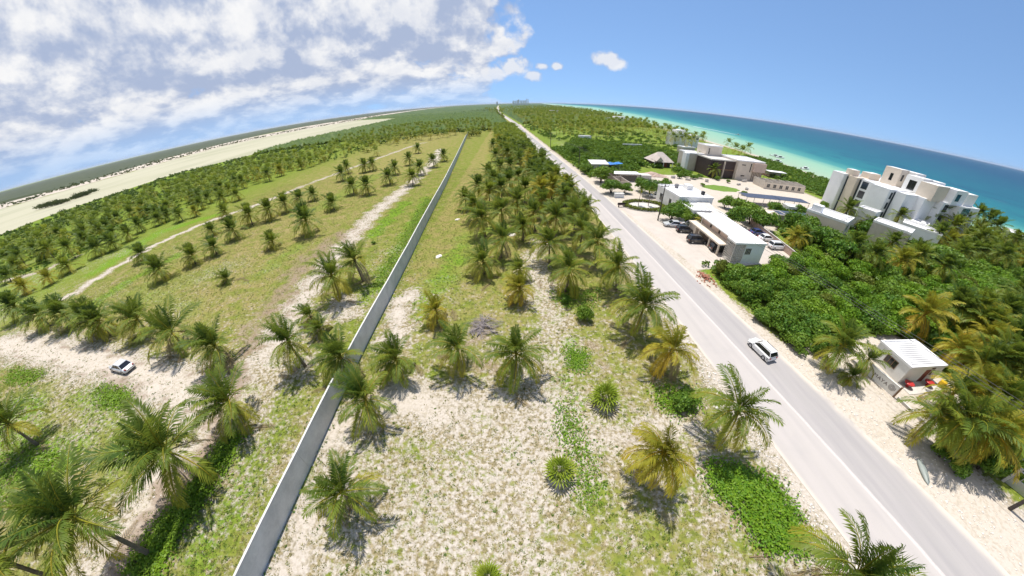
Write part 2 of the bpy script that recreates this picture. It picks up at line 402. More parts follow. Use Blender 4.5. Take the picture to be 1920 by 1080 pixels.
# verges of the road, building plots and yards are bare sand
vl = road_l(Y)-X; vr = X-road_r(Y)
k = sstep(vl, 4.2, 1.2)*(vl > -4)*(Y < 60)*(Y > -20); sand = np.maximum(sand, k*.86)
k = sstep(vr, 13, 6)*(vr > -4)*(Y < 24); sand = np.maximum(sand, k*.97); lush *= 1-k
k = sstep(vr, 3.5, 1.5)*(vr > -4)*(Y < 400); sand = np.maximum(sand, k*.9); lush *= 1-k*.8
for poly in (px((1090, 340), (1130, 325), (1300, 330), (1400, 352), (1540, 388), (1530, 400), (1470, 420), (1440, 440), (1500, 480), (1490, 495), (1440, 490), (1310, 505)),
             [(36, 8), (58, 6), (58, 24), (45, 24), (36, 22)], px((1255, 326), (1345, 336), (1420, 339), (1480, 350), (1548, 378), (1530, 398), (1400, 356)), [(100, 92), (118, 104), (128, 92), (112, 84)]):
    m = inside(poly); sand[m] = 1.0; lush[m] = 0; dry[m] = 0
beach = sstep(d_sea, -12, -3); sand = np.maximum(sand, beach); lush *= 1-beach
flat_ = (X < lag_far(Y)-0) & (X > mang(Y)-400); sand[flat_] = 1.0
far_l = X < lag_far(Y)-500; sand[far_l] = 0.1; lush[far_l] = .4
m = np.abs(X) > 20000; sand[m] = 0
for pts, w, v in [
    (px((1065, 720), (1075, 800), (1090, 870), (1110, 930), (1100, 960)), 1.1, .85),
    (px((1070, 640), (1085, 690)), .9, .8), (px((1130, 960), (1180, 1010)), 1.5, .45), (px((610, 800), (590, 870), (560, 930)), .9, .4),
    (px((30, 760), (20, 880), (110, 850)), 4.2, .8), (px((150, 740), (250, 790), (230, 860)), 3.2, .55), (px((470, 880), (420, 960), (380, 1060)), 2.2, .6), (px((980, 420), (880, 440), (840, 520), (800, 560)), 3.2, .5), (px((860, 470), (780, 600)), 1.6, .6), (px((360, 580), (250, 545), (430, 500), (330, 540)), 4.0, .45), (px((480, 520), (560, 460)), 3.0, .5), (px((600, 390), (700, 330)), 6, .5), (px((920, 290), (930, 340)), 4, .45), (px((190, 720), (230, 745)), 1.6, .85), (px((60, 690), (130, 720)), 2.4, .35),
    (px((420, 900), (470, 860), (520, 800), (560, 740)), 1.4, .5), (px((690, 560), (740, 480), (800, 370)), 2.0, .6),
    (px((150, 590), (220, 540), (330, 480)), 2.4, .7), (px((180, 510), (300, 435), (400, 405)), 2.6, .8), (px((700, 440), (760, 380)), 2.0, .8),
    (px((870, 640), (860, 560)), 1.5, .35),
]: streak(lush, pts, w, v)
for pts, w, v in [
    (px((450, 700), (420, 770), (360, 870), (280, 960), (235, 1060)), 1.5, .75), (px((280, 720), (240, 740), (200, 700)), 1.6, .45),
    (px((640, 440), (560, 500), (520, 570), (470, 640)), 3.8, .5), (px((905, 610), (870, 670), (930, 690)), 2.0, .45), (px((1110, 650), (1160, 720), (1190, 800)), 2.6, .35),
]: streak(soil, pts, w, v)
def ruts(pts, off, w, val):
    Q = [Vector((p[0], p[1])) for p in pts]
    for sg in (-1, 1):
        R = []
        for i, q in enumerate(Q):
            d = (Q[min(i+1, len(Q)-1)]-Q[max(i-1, 0)]).normalized(); R.append((q.x-d.y*off*sg, q.y+d.x*off*sg))
        streak(soil, R, w, val)
ruts(px((0, 640), (100, 660), (235, 690), (330, 726), (400, 745)), 1.9, .55, .5); ruts(px((380, 735), (430, 770), (390, 830), (330, 880)), .9, .4, .45)
ruts(px((520, 640), (560, 570), (610, 500), (650, 455), (700, 400)), 1.3, .5, .45)
idx = np.arange(nx*ny).reshape(ny, nx)
quads = np.stack([idx[:-1, :-1], idx[:-1, 1:], idx[1:, 1:], idx[1:, :-1]], -1).reshape(-1, 4)

b = newmat('ground'); p = b.pos()
aS, aL, aD, aO = (b.attr(k) for k in ('sand', 'lush', 'dry', 'soil'))
n1 = b.noise(p, 1.9, 5, 0.68); n2 = b.noise(p, 0.07, 4, 0.55); n3 = b.noise(p, 4.5, 4, 0.65); n4 = b.noise(p, 0.42, 5, 0.6, 0.4); n5 = b.noise(p, 2.4, 5, 0.62)
sp = b.m('ADD', b.m('MULTIPLY', n1, 0.62), b.m('ADD', b.m('MULTIPLY', n4, 0.30), b.m('MULTIPLY', n2, 0.12)))
lvl = b.m('SUBTRACT', 0.785, b.m('MULTIPLY', b.m('ADD', aS, b.m('MULTIPLY', b.m('SUBTRACT', n2, 0.5), 0.35)), 0.50))
fs = b.ss(sp, b.m('SUBTRACT', lvl, 0.07), b.m('ADD', lvl, 0.07))
gr = b.mix(b.ss(n5, 0.3, 0.7), (0.092, 0.132, 0.018), (0.215, 0.245, 0.042))
gr = b.mix(b.m('MULTIPLY', b.ss(b.m('ADD', n4, b.m('MULTIPLY', aD, 0.5)), 0.48, 0.95), 0.85), gr, (0.29, 0.225, 0.095))
lf = b.ss(b.m('ADD', aL, b.m('MULTIPLY', b.m('SUBTRACT', n4, 0.5), 1.1)), 0.28, 0.75)
gr = b.mix(lf, gr, b.mix(b.ss(n5, 0.32, 0.68), (0.075, 0.155, 0.014), (0.20, 0.30, 0.026)))
litter = b.mix(b.ss(n3, 0.35, 0.65), (0.15, 0.125, 0.062), (0.33, 0.27, 0.16))
sd_ = b.mix(b.ss(n3, 0.30, 0.70), (0.36, 0.315, 0.262), (0.535, 0.48, 0.415))
sd_ = b.mix(b.m('MULTIPLY', b.ss(aS, 0.75, 0.97), 0.8), sd_, b.mix(n4, (0.50, 0.435, 0.37), (0.58, 0.515, 0.445)))
sd_ = b.mix(b.m('MULTIPLY', b.ss(b.m('ADD', n5, b.m('MULTIPLY', b.m('SUBTRACT', n4, 0.5), 0.5)), 0.44, 0.62), b.m('SUBTRACT', 1.0, b.m('MULTIPLY', b.ss(aS, 0.65, 0.95), 0.72))), sd_, litter)
c = b.mix(fs, gr, sd_)
c = b.mix(b.m('MULTIPLY', b.ss(b.m('ADD', aO, b.m('MULTIPLY', b.m('SUBTRACT', n4, 0.5), 0.9)), 0.25, 0.65), 0.75), c, b.mix(n3, (0.16, 0.115, 0.085), (0.36, 0.27, 0.21)))
bp = b.n('ShaderNodeBump', {'Strength': b.m('SUBTRACT', 0.7, b.m('MULTIPLY', aS, 0.5)), 'Distance': 0.09, 'Height': b.m('ADD', n1, b.m('MULTIPLY', n3, 0.35))})
out(b, b.n('ShaderNodeBsdfPrincipled', {'Base Color': c, 'Roughness': 0.95, 'Specular IOR Level': 0.05, 'Normal': bp}))
me = np_mesh('ground', np.stack([X, Y, Zg], 1), quads, [M['ground']], True, dict(sand=sand, lush=lush, dry=dry, soil=soil))
o = bpy.data.objects.new('ground', me); linkobj(o); tag(o, kind='structure')

# ---- sea: built in strips that follow the shore, so depth is known everywhere
sy = growth(-200, 700, 25, -20000, 60000, 1.12); offs = np.array([-8, 0, 8, 18, 30, 45, 62, 80, 105, 140, 190, 260, 380, 600, 1000, 2000, 5000, 15000, 60000.])
SY, SO = np.meshgrid(sy, offs, indexing='ij'); SXx = shore(SY)+SO
w_ = 54+0.08*np.clip(SY, 0, 3000)
ii = np.arange(SY.size).reshape(SY.shape); sq = np.stack([ii[:-1, :-1], ii[:-1, 1:], ii[1:, 1:], ii[1:, :-1]], -1).reshape(-1, 4)
b = newmat('sea'); p = b.pos()
depth = b.attr('depth')
st = b.noise(b.v('MULTIPLY', p, (0.020, 0.006, 1)), 1.0, 5, 0.6, 0.5)
dd = b.m('ADD', depth, b.m('MULTIPLY', b.m('SUBTRACT', st, 0.5), b.m('ADD', 0.35, b.m('MULTIPLY', depth, 0.35))))
cr = b.n('ShaderNodeValToRGB', {0: b.m('DIVIDE', dd, 12.0, clamp=True)}); r_ = cr.color_ramp
stops = [(0.0, (0.33, 0.41, 0.275)), (0.03, (0.28, 0.42, 0.28)), (0.075, (0.225, 0.41, 0.28)), (0.098, (0.065, 0.26, 0.225)), (0.15, (0.016, 0.16, 0.17)), (0.28, (0.009, 0.105, 0.138)), (1.0, (0.006, 0.055, 0.105))]
while len(r_.elements) < len(stops): r_.elements.new(0.5)
for e_, (q, cc) in zip(r_.elements, stops): e_.position = q; e_.color = (*cc, 1)
wv = b.noise(b.v('MULTIPLY', p, (0.28, 0.16, 1)), 1.0, 5, 0.62, 0.2)
grain = b.noise(b.v('MULTIPLY', p, (0.05, 0.03, 1)), 1.0, 7, 0.7)
c = b.mix(b.m('MULTIPLY', b.ss(grain, 0.45, 0.68), b.m('MULTIPLY', b.ss(depth, 0.8, 2.5), 0.6)), cr.outputs[0], (0.008, 0.045, 0.10))
cap = b.m('MULTIPLY', b.ss(b.noise(b.v('MULTIPLY', p, (0.12, 0.05, 1)), 1.0, 8, 0.75), 0.645, 0.70), b.ss(depth, 1.0, 2.2, 0.0, 0.5))
c = b.mix(cap, c, (0.55, 0.65, 0.66))
bp = b.n('ShaderNodeBump', {'Strength': 0.6, 'Distance': 0.5, 'Height': wv})
out(b, b.n('ShaderNodeBsdfPrincipled', {'Base Color': c, 'Roughness': 0.32, 'IOR': 1.33, 'Specular IOR Level': 0.035, 'Normal': bp}))
me = np_mesh('sea', np.stack([SXx.ravel(), SY.ravel(), np.full(SY.size, -0.45)], 1), sq, [M['sea']], False, dict(depth=np.clip(SO/w_, 0, 60).ravel()))
o = bpy.data.objects.new('sea', me); linkobj(o); tag(o, kind='structure')

# ---- lagoon
ly = growth(-300, 1600, 40, -20000, 60000, 1.15); fr = np.linspace(0, 1, 7)
LY, LFr = np.meshgrid(ly, fr, indexing='ij'); LXx = (lag_near(LY)+10)*(1-LFr)+(lag_far(LY)-10)*LFr
ii = np.arange(LY.size).reshape(LY.shape); lq = np.stack([ii[:-1, :-1], ii[1:, :-1], ii[1:, 1:], ii[:-1, 1:]], -1).reshape(-1, 4)
b = newmat('lagoon'); p = b.pos()
t = b.noise(b.v('MULTIPLY', p, (0.012, 0.004, 1)), 1.0, 5, 0.6, 0.4)
c = b.mix(b.ss(t, 0.35, 0.65), (0.355, 0.345, 0.225), (0.44, 0.415, 0.295))
c = b.mix(b.m('MULTIPLY', b.ss(b.noise(b.v('MULTIPLY', p, (0.03, 0.006, 1)), 1.0, 3, 0.5), 0.62, 0.70), 0.35), c, (0.26, 0.265, 0.20))
bp = b.n('ShaderNodeBump', {'Strength': 0.15, 'Distance': 0.1, 'Height': b.noise(p, 0.8, 4, 0.6)})
out(b, b.n('ShaderNodeBsdfPrincipled', {'Base Color': c, 'Roughness': 0.5, 'IOR': 1.33, 'Specular IOR Level': 0.1, 'Normal': bp}))
me = np_mesh('lagoon', np.stack([LXx.ravel(), LY.ravel(), np.full(LY.size, -0.42)], 1), lq, [M['lagoon']])
o = bpy.data.objects.new('lagoon', me); linkobj(o); tag(o, kind='structure')

# ---- road: two lanes of bleached asphalt with a sandy seam between them
ry = growth(-14, 160, 2.0, -15, 4000, 1.06); ry = ry[ry > -15]
ker = np.ones(9)/9
def smooth_line(fn):
    return np.array([np.mean(fn(np.linspace(y-w, y+w, 9))) for y in ry for w in [min(12, 3+abs(y)*.15)]])
rl, rr = smooth_line(road_l), smooth_line(road_r); uu = np.array([0, .02, .1, .3, .46, .5, .54, .7, .9, .98, 1.0])
RU, RYY = np.meshgrid(uu, ry); RX = rl[:, None]*(1-RU)+rr[:, None]*RU
RZ = 0.03+0.05*np.sin(np.pi*RU)
ii = np.arange(RU.size).reshape(RU.shape); rq = np.stack([ii[:-1, :-1], ii[:-1, 1:], ii[1:, 1:], ii[1:, :-1]], -1).reshape(-1, 4)
b = newmat('road'); p = b.pos(); u = b.attr('u')
n1 = b.noise(b.v('MULTIPLY', p, (0.9, 0.05, 1)), 1.0, 5, 0.6); n2 = b.noise(p, 7.0, 4, 0.7); n3 = b.noise(p, 0.22, 5, 0.6)
uw = b.m('ADD', u, b.m('MULTIPLY', b.m('SUBTRACT', b.noise(p, 0.5, 3, 0.5), 0.5), 0.016))
c = b.mix(b.ss(uw, 0.47, 0.505), (0.435, 0.400, 0.375), (0.350, 0.328, 0.318))
wheel = b.m('ADD', b.ss(b.m('ABSOLUTE', b.m('SUBTRACT', uw, 0.60)), 0.055, 0.0), b.ss(b.m('ABSOLUTE', b.m('SUBTRACT', uw, 0.80)), 0.07, 0.0))
wheel = b.m('ADD', wheel, b.m('MULTIPLY', b.m('ADD', b.ss(b.m('ABSOLUTE', b.m('SUBTRACT', uw, 0.20)), 0.06, 0.0), b.ss(b.m('ABSOLUTE', b.m('SUBTRACT', uw, 0.40)), 0.05, 0.0)), 0.55))
c = b.mix(b.m('MULTIPLY', wheel, 0.22), c, (0.26, 0.245, 0.255))
c = b.mix(b.m('MULTIPLY', b.ss(n1, 0.35, 0.7), 0.20), c, (0.53, 0.48, 0.46))
c = b.mix(b.m('MULTIPLY', b.ss(b.m('ABSOLUTE', b.m('SUBTRACT', uw, 0.488)), 0.022, 0.006), b.ss(n2, 0.25, 0.55, 0.2, 0.75)), c, (0.60, 0.54, 0.51))
edge = b.m('MAXIMUM', b.ss(uw, 0.05, 0.0), b.ss(uw, 0.90, 1.0))
c = b.mix(b.m('MULTIPLY', edge, b.ss(n3, 0.25, 0.55)), c, (0.60, 0.53, 0.45))
c = b.mix(b.m('MULTIPLY', b.ss(n3, 0.5, 0.75), 0.18), c, (0.29, 0.275, 0.28))
patch = b.m('MULTIPLY', 0.0 if True else 0.0, 0.0)
#, b.ss(b.noise(b.v('MULTIPLY', p, (1.0, 0.45, 1)), 0.9, 2, 0.4), 0.70, 0.73), 0.5)
bp = b.n('ShaderNodeBump', {'Strength': 0.2, 'Distance': 0.02, 'Height': n2})
out(b, b.n('ShaderNodeBsdfPrincipled', {'Base Color': c, 'Roughness': 0.9, 'Specular IOR Level': 0.15, 'Normal': bp}))
me = np_mesh('road', np.stack([RX.ravel(), RYY.ravel(), RZ.ravel()], 1), rq, [M['road']], True, dict(u=RU.ravel()))
o = bpy.data.objects.new('road', me); linkobj(o); tag(o, kind='structure')

# ---- paved forecourt and back yard beside the gate building
def sheet(name, pts, z, mat):
    mb = MB(); n = len(pts); pts = [(p[0], p[1]) for p in pts]
    a = sum(pts[i][0]*pts[(i+1) % n][1]-pts[(i+1) % n][0]*pts[i][1] for i in range(n))
    if a < 0: pts = pts[::-1]
    mb.add([(p[0], p[1], z) for p in pts], [tuple(range(n))]); o = mb.build(name, mat); return tag(o, kind='structure')
plain('paving', (0.50, 0.44, 0.385), 0.9, 0.10, 0.25, 0.2, dirt=(0.41, 0.36, 0.315))
sheet('parking_lot', px((1222, 436), (1160, 385), (1190, 372), (1235, 378), (1320, 420), (1440, 432), (1498, 486), (1440, 494), (1310, 506)), 0.012, M['paving'])

# ------------------------------------------------------------------ boundary wall
WY = [-16, 2.2, 11.5, 23.4, 34, 46, 100, 152, 258, 420, 700]; WX = [-18.0, -17.95, -17.75, -17.95, -18.0, -18.3, -21.2, -25.0, -33.4, -45.0, -65.0]
wall_x = lambda y: float(np.interp(y, WY, WX))
WH = 2.65
root = empty('boundary_wall', (wall_x(-14), -14, 0), 0, 'long grey concrete boundary wall running through the field to the horizon', 'wall')
yb = [-14, -3, 10.6, 24, 37, 50, 63, 76, 90, 104, 118, 133, 149, 166, 184, 204, 228, 258, 300, 360, 430, 560, 700]
for i, (y0, y1) in enumerate(zip(yb[:-1], yb[1:])):
    a = Vector((wall_x(y0), y0, 0)); c_ = Vector((wall_x(y1), y1, 0)); d = (c_-a).normalized(); n = Vector((d.y, -d.x, 0))
    a2, c2 = a+d*.012, c_-d*.012
    t_ = 0.16; mb = MB()
    q = [a2, c2, c2-n*t_, a2-n*t_]; mb.prism([(p.x, p.y) for p in q], -0.1, WH-0.06+(i % 3)*0.004)
    o = mb.build('panel', M['concrete'], root); o.location = -root.location
    mb = MB(); q = [a2+n*.008, c2+n*.008, c2-n*(t_+.01), a2-n*(t_+.01)]; mb.prism([(p.x, p.y) for p in q], WH-.055, WH+.012+(i % 2)*.006)
    o = mb.build('coping', M['coping'], root); o.location = -root.location
    # fill mortar behind the joint, set back
    mb = MB(); q = [c_-d*.03-n*.03, c_+d*.03-n*.03, c_+d*.03-n*(t_-.03), c_-d*.03-n*(t_-.03)]; mb.prism([(p.x, p.y) for p in q], -.1, WH-.09)
    o = mb.build('joint_filler', M['concrete'], root); o.location = -root.location

# ------------------------------------------------------------------ coconut palms
WIND = Vector((-0.86, -0.5))
def frond_geo(elev, L, droop, side, pairs, wid, seg=9, age=0.2, leaflen=0.85, rachis=True, hang=0.55, rng=RNG, curl=0.0):
    """one frond growing along +X from the origin; returns verts, tris, age per vertex"""
    V = []; T = []; A = []
    pts = []; dirs = []; p = np.zeros(3); n = seg*3
    for i in range(n+1):
        s = i/n; e = elev-droop*s**1.35; h = side*s**1.3
        d = np.array([math.cos(e)*math.cos(h), math.cos(e)*math.sin(h), math.sin(e)]); pts.append(p.copy()); dirs.append(d); p = p+d*L/n
    pts = np.array(pts); dirs = np.array(dirs)
    if rachis:
        for i in range(seg+1):
            k = min(n, i*3); d = dirs[k]; lat = np.cross([0, 0, 1.0], d); lat /= np.linalg.norm(lat)+1e-9; up = np.cross(d, lat); w = 0.08*(1-.8*i/seg)
            V += [pts[k]+lat*w, pts[k]-lat*w, pts[k]+up*w*.9]; A += [min(1, age+.62)]*3
        for i in range(seg):
            for a, c in ((0, 1), (1, 2), (2, 0)):
                q = [3*i+a, 3*i+c, 3*i+3+c, 3*i+3+a]; T += [(q[0], q[1], q[2]), (q[0], q[2], q[3])]
    for j in range(pairs):
        s = 0.14+0.86*(j+.5)/pairs; k = s*n; k0 = min(n-1, int(k)); f = k-k0
        c = pts[k0]*(1-f)+pts[k0+1]*f; d = dirs[k0]; lat = np.cross([0, 0, 1.0], d); lat /= np.linalg.norm(lat)+1e-9; up = np.cross(d, lat)
        ll = leaflen*(0.45+0.75*math.sin(math.pi*min(1, s*.92+.06))**.8)*(1 if s < .85 else .75)
        for sg in (1, -1):
            fw = .55+.55*s; v = lat*sg*(1-.25*s)+d*fw+up*(.25-.35*rng.random()); v /= np.linalg.norm(v)
            l2 = ll*(0.8+.4*rng.random())
            # windward leaflets are blown across, all hang a little
            v2 = v+np.array([0, 0, -hang*(0.6+.8*rng.random())])+np.array([0, curl, 0]); v2 /= np.linalg.norm(v2)
            m = c+v*l2*.5; tip = m+v2*l2*.55; ww = d*wid*.5
            i0 = len(V); V += [c, m+ww, m-ww, tip]; ag = age+(.12 if rng.random() < .12 else 0)+.12*s; A += [ag, ag, ag, ag+.12]
            T += [(i0, i0+2, i0+1), (i0+1, i0+2, i0+3)]
    return np.array(V), np.array(T), np.array(A)
# elevation classes, from the spear leaves to the hanging skirt
ELEV = [(84, .45, .0), (68, .85, .02), (48, 1.2, .06), (24, 1.45, .16), (-4, 1.3, .42), (-38, .8, .70)]
FR = {}
for e, (deg, droop, age) in enumerate(ELEV):
    for s in (-1, 0, 1):
        for k in range(2):
            V, T, A = frond_geo(rad(deg), 1.0*3.9, droop*(.85+.3*k), s*.55, 33, .13, age=age+.1*k, curl=.25*s, hang=.5+.25*k)
            FR[e, s, k] = np_mesh('frond', V, T, [M['palm_green']], False, dict(age=A))
            if e == 0 and s == 0: pass
def frond_plan(n, rng, wind=1.0):
    """which fronds a crown carries: (class, side bend, variant, azimuth, length factor)"""
    out_ = []; ga = 2.39996; a0 = rng.random()*6.28
    wa = math.atan2(WIND.y, WIND.x)
    for i in range(n):
        t = (i+.5)/n; a = a0+i*ga+rng.uniform(-.2, .2)
        # leeward pull
        dl = (wa-a+math.pi) % (2*math.pi)-math.pi
        a += dl*.16*wind
        e = min(5, int(t**1.15*5.9)); s = 0 if abs(dl) < .45 or abs(dl) > 2.8 else (1 if dl > 0 else -1)
        if e == 5 and rng.random() < .35: e = 4
        out_.append((e, s if wind > .3 else 0, rng.randint(0, 1), a, rng.uniform(.86, 1.12)*(.8 if e == 0 else 1)))
    return out_
def trunk_mesh(h, lean, r=0.15, n=8):
    pts = []; rs = []
    for i in range(9):
        t = i/8; pts.append((lean[0]*(1-t)**1.6*1.0, lean[1]*(1-t)**1.6, h*t)); rs.append(r*(1.45-.75*t**.5)+(0.012 if i % 2 else 0))
    mb = MB(); mb.tube(pts, rs, n); return mb.mesh('trunk', M['trunk'], True)
TR = {}
def get_trunk(h, k):
    key = (round(h*2)/2, k)
    if key not in TR:
        rg = random.Random(hash(key) & 0xffff); TR[key] = trunk_mesh(max(.4, key[0]), (rg.uniform(-.5, .5)*min(1, h/4), rg.uniform(-.5, .5)*min(1, h/4)))
    return TR[key]
nutm = MB()
for k in range(7):
    a = k*2.4; x, y, z = .22*math.cos(a), .22*math.sin(a), -.12-.09*(k % 3)
    r = .11; nutm.add([(x+r, y, z), (x, y+r, z), (x-r, y, z), (x, y-r, z), (x, y, z+r*1.2), (x, y, z-r*1.3)], [(0, 1, 4), (1, 2, 4), (2, 3, 4), (3, 0, 4), (1, 0, 5), (2, 1, 5), (3, 2, 5), (0, 3, 5)])
NUTS = nutm.mesh('coconuts', M['coconut'], True)
def palm_parts(pos, h, size, gold, label, group, rng, n=None, wind=1.0):
    """a near palm: trunk, coconuts, and every frond a part of its own"""
    root = empty('coconut_palm', (pos[0], pos[1], 0), 0, label, 'palm', group)
    inst('trunk', get_trunk(h, rng.randint(0, 2)), root, scale=(1, 1, h/(round(h*2)/2 if h >= .4 else .4)) if h >= .5 else (1, 1, 1))
    if h > 3.2 and rng.random() < .6: inst('coconuts', NUTS, root, (0, 0, h-.05))
    mt = M['palm_gold'] if gold > .5 else None
    for e, s, k, a, lf in frond_plan(n or rng.randint(19, 26), rng, wind*rng.uniform(.5, 1.3)):
        sc_ = size*lf/3.9
        mt = (M['palm_gold'] if gold > .5 else None) if not (e == 5 and rng.random() < .3) else M['palm_dead']
        inst('frond', FR[e, s, k], root, (0, 0, h-.02*e), (rng.uniform(-.22, .22), rng.uniform(-.16, .16), a), (sc_, sc_, sc_), mt)
    return root
# crowns as one mesh for palms further off (each crown still has every frond)
def crown_geo(rng, nf, pairs, wid, seg, size=3.9, leaflen=.9, rachis=True, wind=1.0, gold=0.0):
    Vs, Ts, As = [], [], []; n = 0; rn = np.random.default_rng(rng.randint(0, 9999))
    for e, s, k, a, lf in frond_plan(nf, rng, wind):
        deg, droop, age = ELEV[e]
        V, T, A = frond_geo(rad(deg), size*lf, droop, s*.55, pairs, wid, seg, age+gold, leaflen, rachis, .5, rn, .25*s)
        c, sn = math.cos(a), math.sin(a); V = np.stack([V[:, 0]*c-V[:, 1]*sn, V[:, 0]*sn+V[:, 1]*c, V[:, 2]], 1)
        Vs.append(V); Ts.append(T+n); As.append(A); n += len(V)
    return np.concatenate(Vs), np.concatenate(Ts), np.concatenate(As)
CR = []
for k in range(7):
    V, T, A = crown_geo(random.Random(40+k), 26, 16, .23, 4, wind=.9)
    CR.append(np_mesh('crown', V, T, [M['palm_green']], False, dict(age=A)))
LOW = [crown_geo(random.Random(90+k), 15, 4, .75, 2, leaflen=1.15, rachis=False, wind=.8) for k in range(4)]
def palm_mid(pos, h, size, gold, label, group, rng):
    root = empty('coconut_palm', (pos[0], pos[1], 0), 0, label, 'palm', group)
    inst('trunk', get_trunk(h, rng.randint(0, 2)), root)
    k = size/3.9
    inst('crown', CR[rng.randint(0, 6)], root, (0, 0, max(.4, round(h*2)/2)), (0, 0, rng.uniform(-.5, .5)), (k, k, k*rng.uniform(.9, 1.1)), M['palm_gold'] if gold > .5 else None)
    return root

PALMS = []      # (x, y, h, size, gold, label)  near palms, surveyed one by one
def pm(x, y, h, size=3.9, gold=0, label=None):
    if h < 6: h *= .86
    p = at(x, y, h); PALMS.append((p.x, p.y, h, size, gold, label))
pm(312, 845, 5.6, 5.0, 0, 'tall palm with bare leaning trunk and long drooping yellow fronds above the eroded sandy bank')
pm(138, 968, 7.0, 4.8, 0, 'large palm with wind-torn fronds and thin trunk at the lower left')
pm(5, 1050, 7.5, 4.2, 0, 'dense dark palm cut off at the bottom left corner')
pm(14, 795, 4.4, 4.2, 0, 'dark palm cut off by the left edge below the sandy track')
pm(428, 752, 3.6, 4.2, 0, 'palm with two bright yellow fronds beside the bend of the sandy track')
pm(540, 640, 4.6, 3.9, 0, 'palm with slim curved trunk beside the sandy track, left of the wall')
pm(581, 592, 1.6, 2.6, 0, 'small dark young palm at the edge of the pale track, left of the wall')
pm(600, 616, 1.1, 2.4, 0, 'low young palm without a trunk in the grass left of the wall')
pm(638, 668, 3.6, 3.7, 0, 'palm touching the left side of the wall where its shadow falls on the concrete')
pm(684, 748, 3.4, 3.6, 0, 'palm close to the right side of the wall above a purple-grey shadow')
pm(642, 922, 3.6, 3.5, 0, 'lone green palm just right of the wall at the bottom of the picture')
pm(742, 672, 2.8, 3.4, 0, 'young palm with yellow skirt standing alone right of the wall')
pm(818, 582, 2.2, 2.9, 1, 'small golden-yellow palm in the middle of the grass plot')
pm(858, 652, 3.6, 3.5, 0, 'left one of the two matching palms in front of the brush pile')
pm(968, 662, 4.0, 3.7, 0, 'right one of the two matching palms in front of the brush pile')
pm(1246, 848, 4.4, 3.3, 1, 'large golden windswept palm on the sandy ground at the lower centre right')
pm(1386, 768, 5.4, 3.9, 0, 'big windswept palm hanging over the left edge of the road near the creeper')
pm(1262, 655, 3.8, 3.6, 1, 'golden palm beside the road verge left of the moving car')
pm(1208, 572, 4.6, 4.6, 0, 'broad dark palm at the road verge, nearest of the roadside row')
pm(1605, 1078, 6.6, 3.9, 0, 'palm top cut off by the bottom edge beside the road')
pm(1158, 500, 4.6, 4.3, 0, 'second palm of the roadside row, above the leafy shrub')
pm(1068, 505, 4.2, 4.3, 0, 'palm with a russet skirt standing on a dark green patch')
pm(1120, 452, 5.0, 4.2, 0, 'third palm of the roadside row with a pale curved trunk')
pm(1030, 455, 4.4, 4.0, 0, 'palm in the middle of the grove with yellow leaf stalks')
pm(975, 505, 2.0, 2.6, 0, 'slight green palm behind the pale yellow one in the sandy clearing')
pm(975, 540, 2.4, 3.0, 1, 'pale yellow young palm with a star-shaped shadow in the sandy clearing')
pm(906, 490, 2.8, 3.6, 0, 'palm with grey trunk standing apart on the left of the grove')
pm(942, 448, 4.2, 3.8, 0, 'palm with brown hanging skirt left of the pale sand patch')
pm(980, 424, 3.6, 3.4, 0, 'thin palm with long trunk beside the pale sand patch')
pm(904, 408, 4.8, 4.2, 0, 'tall dark palm forming the left corner of the grove')
pm(970, 378, 5.0, 4.2, 0, 'palm with fanned yellow stalks in the second row of the grove')
pm(1043, 408, 5.0, 4.0, 0, 'bushy palm in the heart of the grove left of the road')
pm(1018, 376, 5.0, 4.0); pm(1078, 398, 5.2, 4.2); pm(1092, 432, 4.6, 4.0); pm(873, 372, 3.4, 3.4, 0, 'small palm at the left edge of the grove, nearest to the wall')
pm(622, 518, 4.6, 4.2, 0, 'left one of two palms leaning together beside the pale track'); pm(664, 486, 4.8, 4.2, 0, 'right one of two palms leaning together beside the pale track')
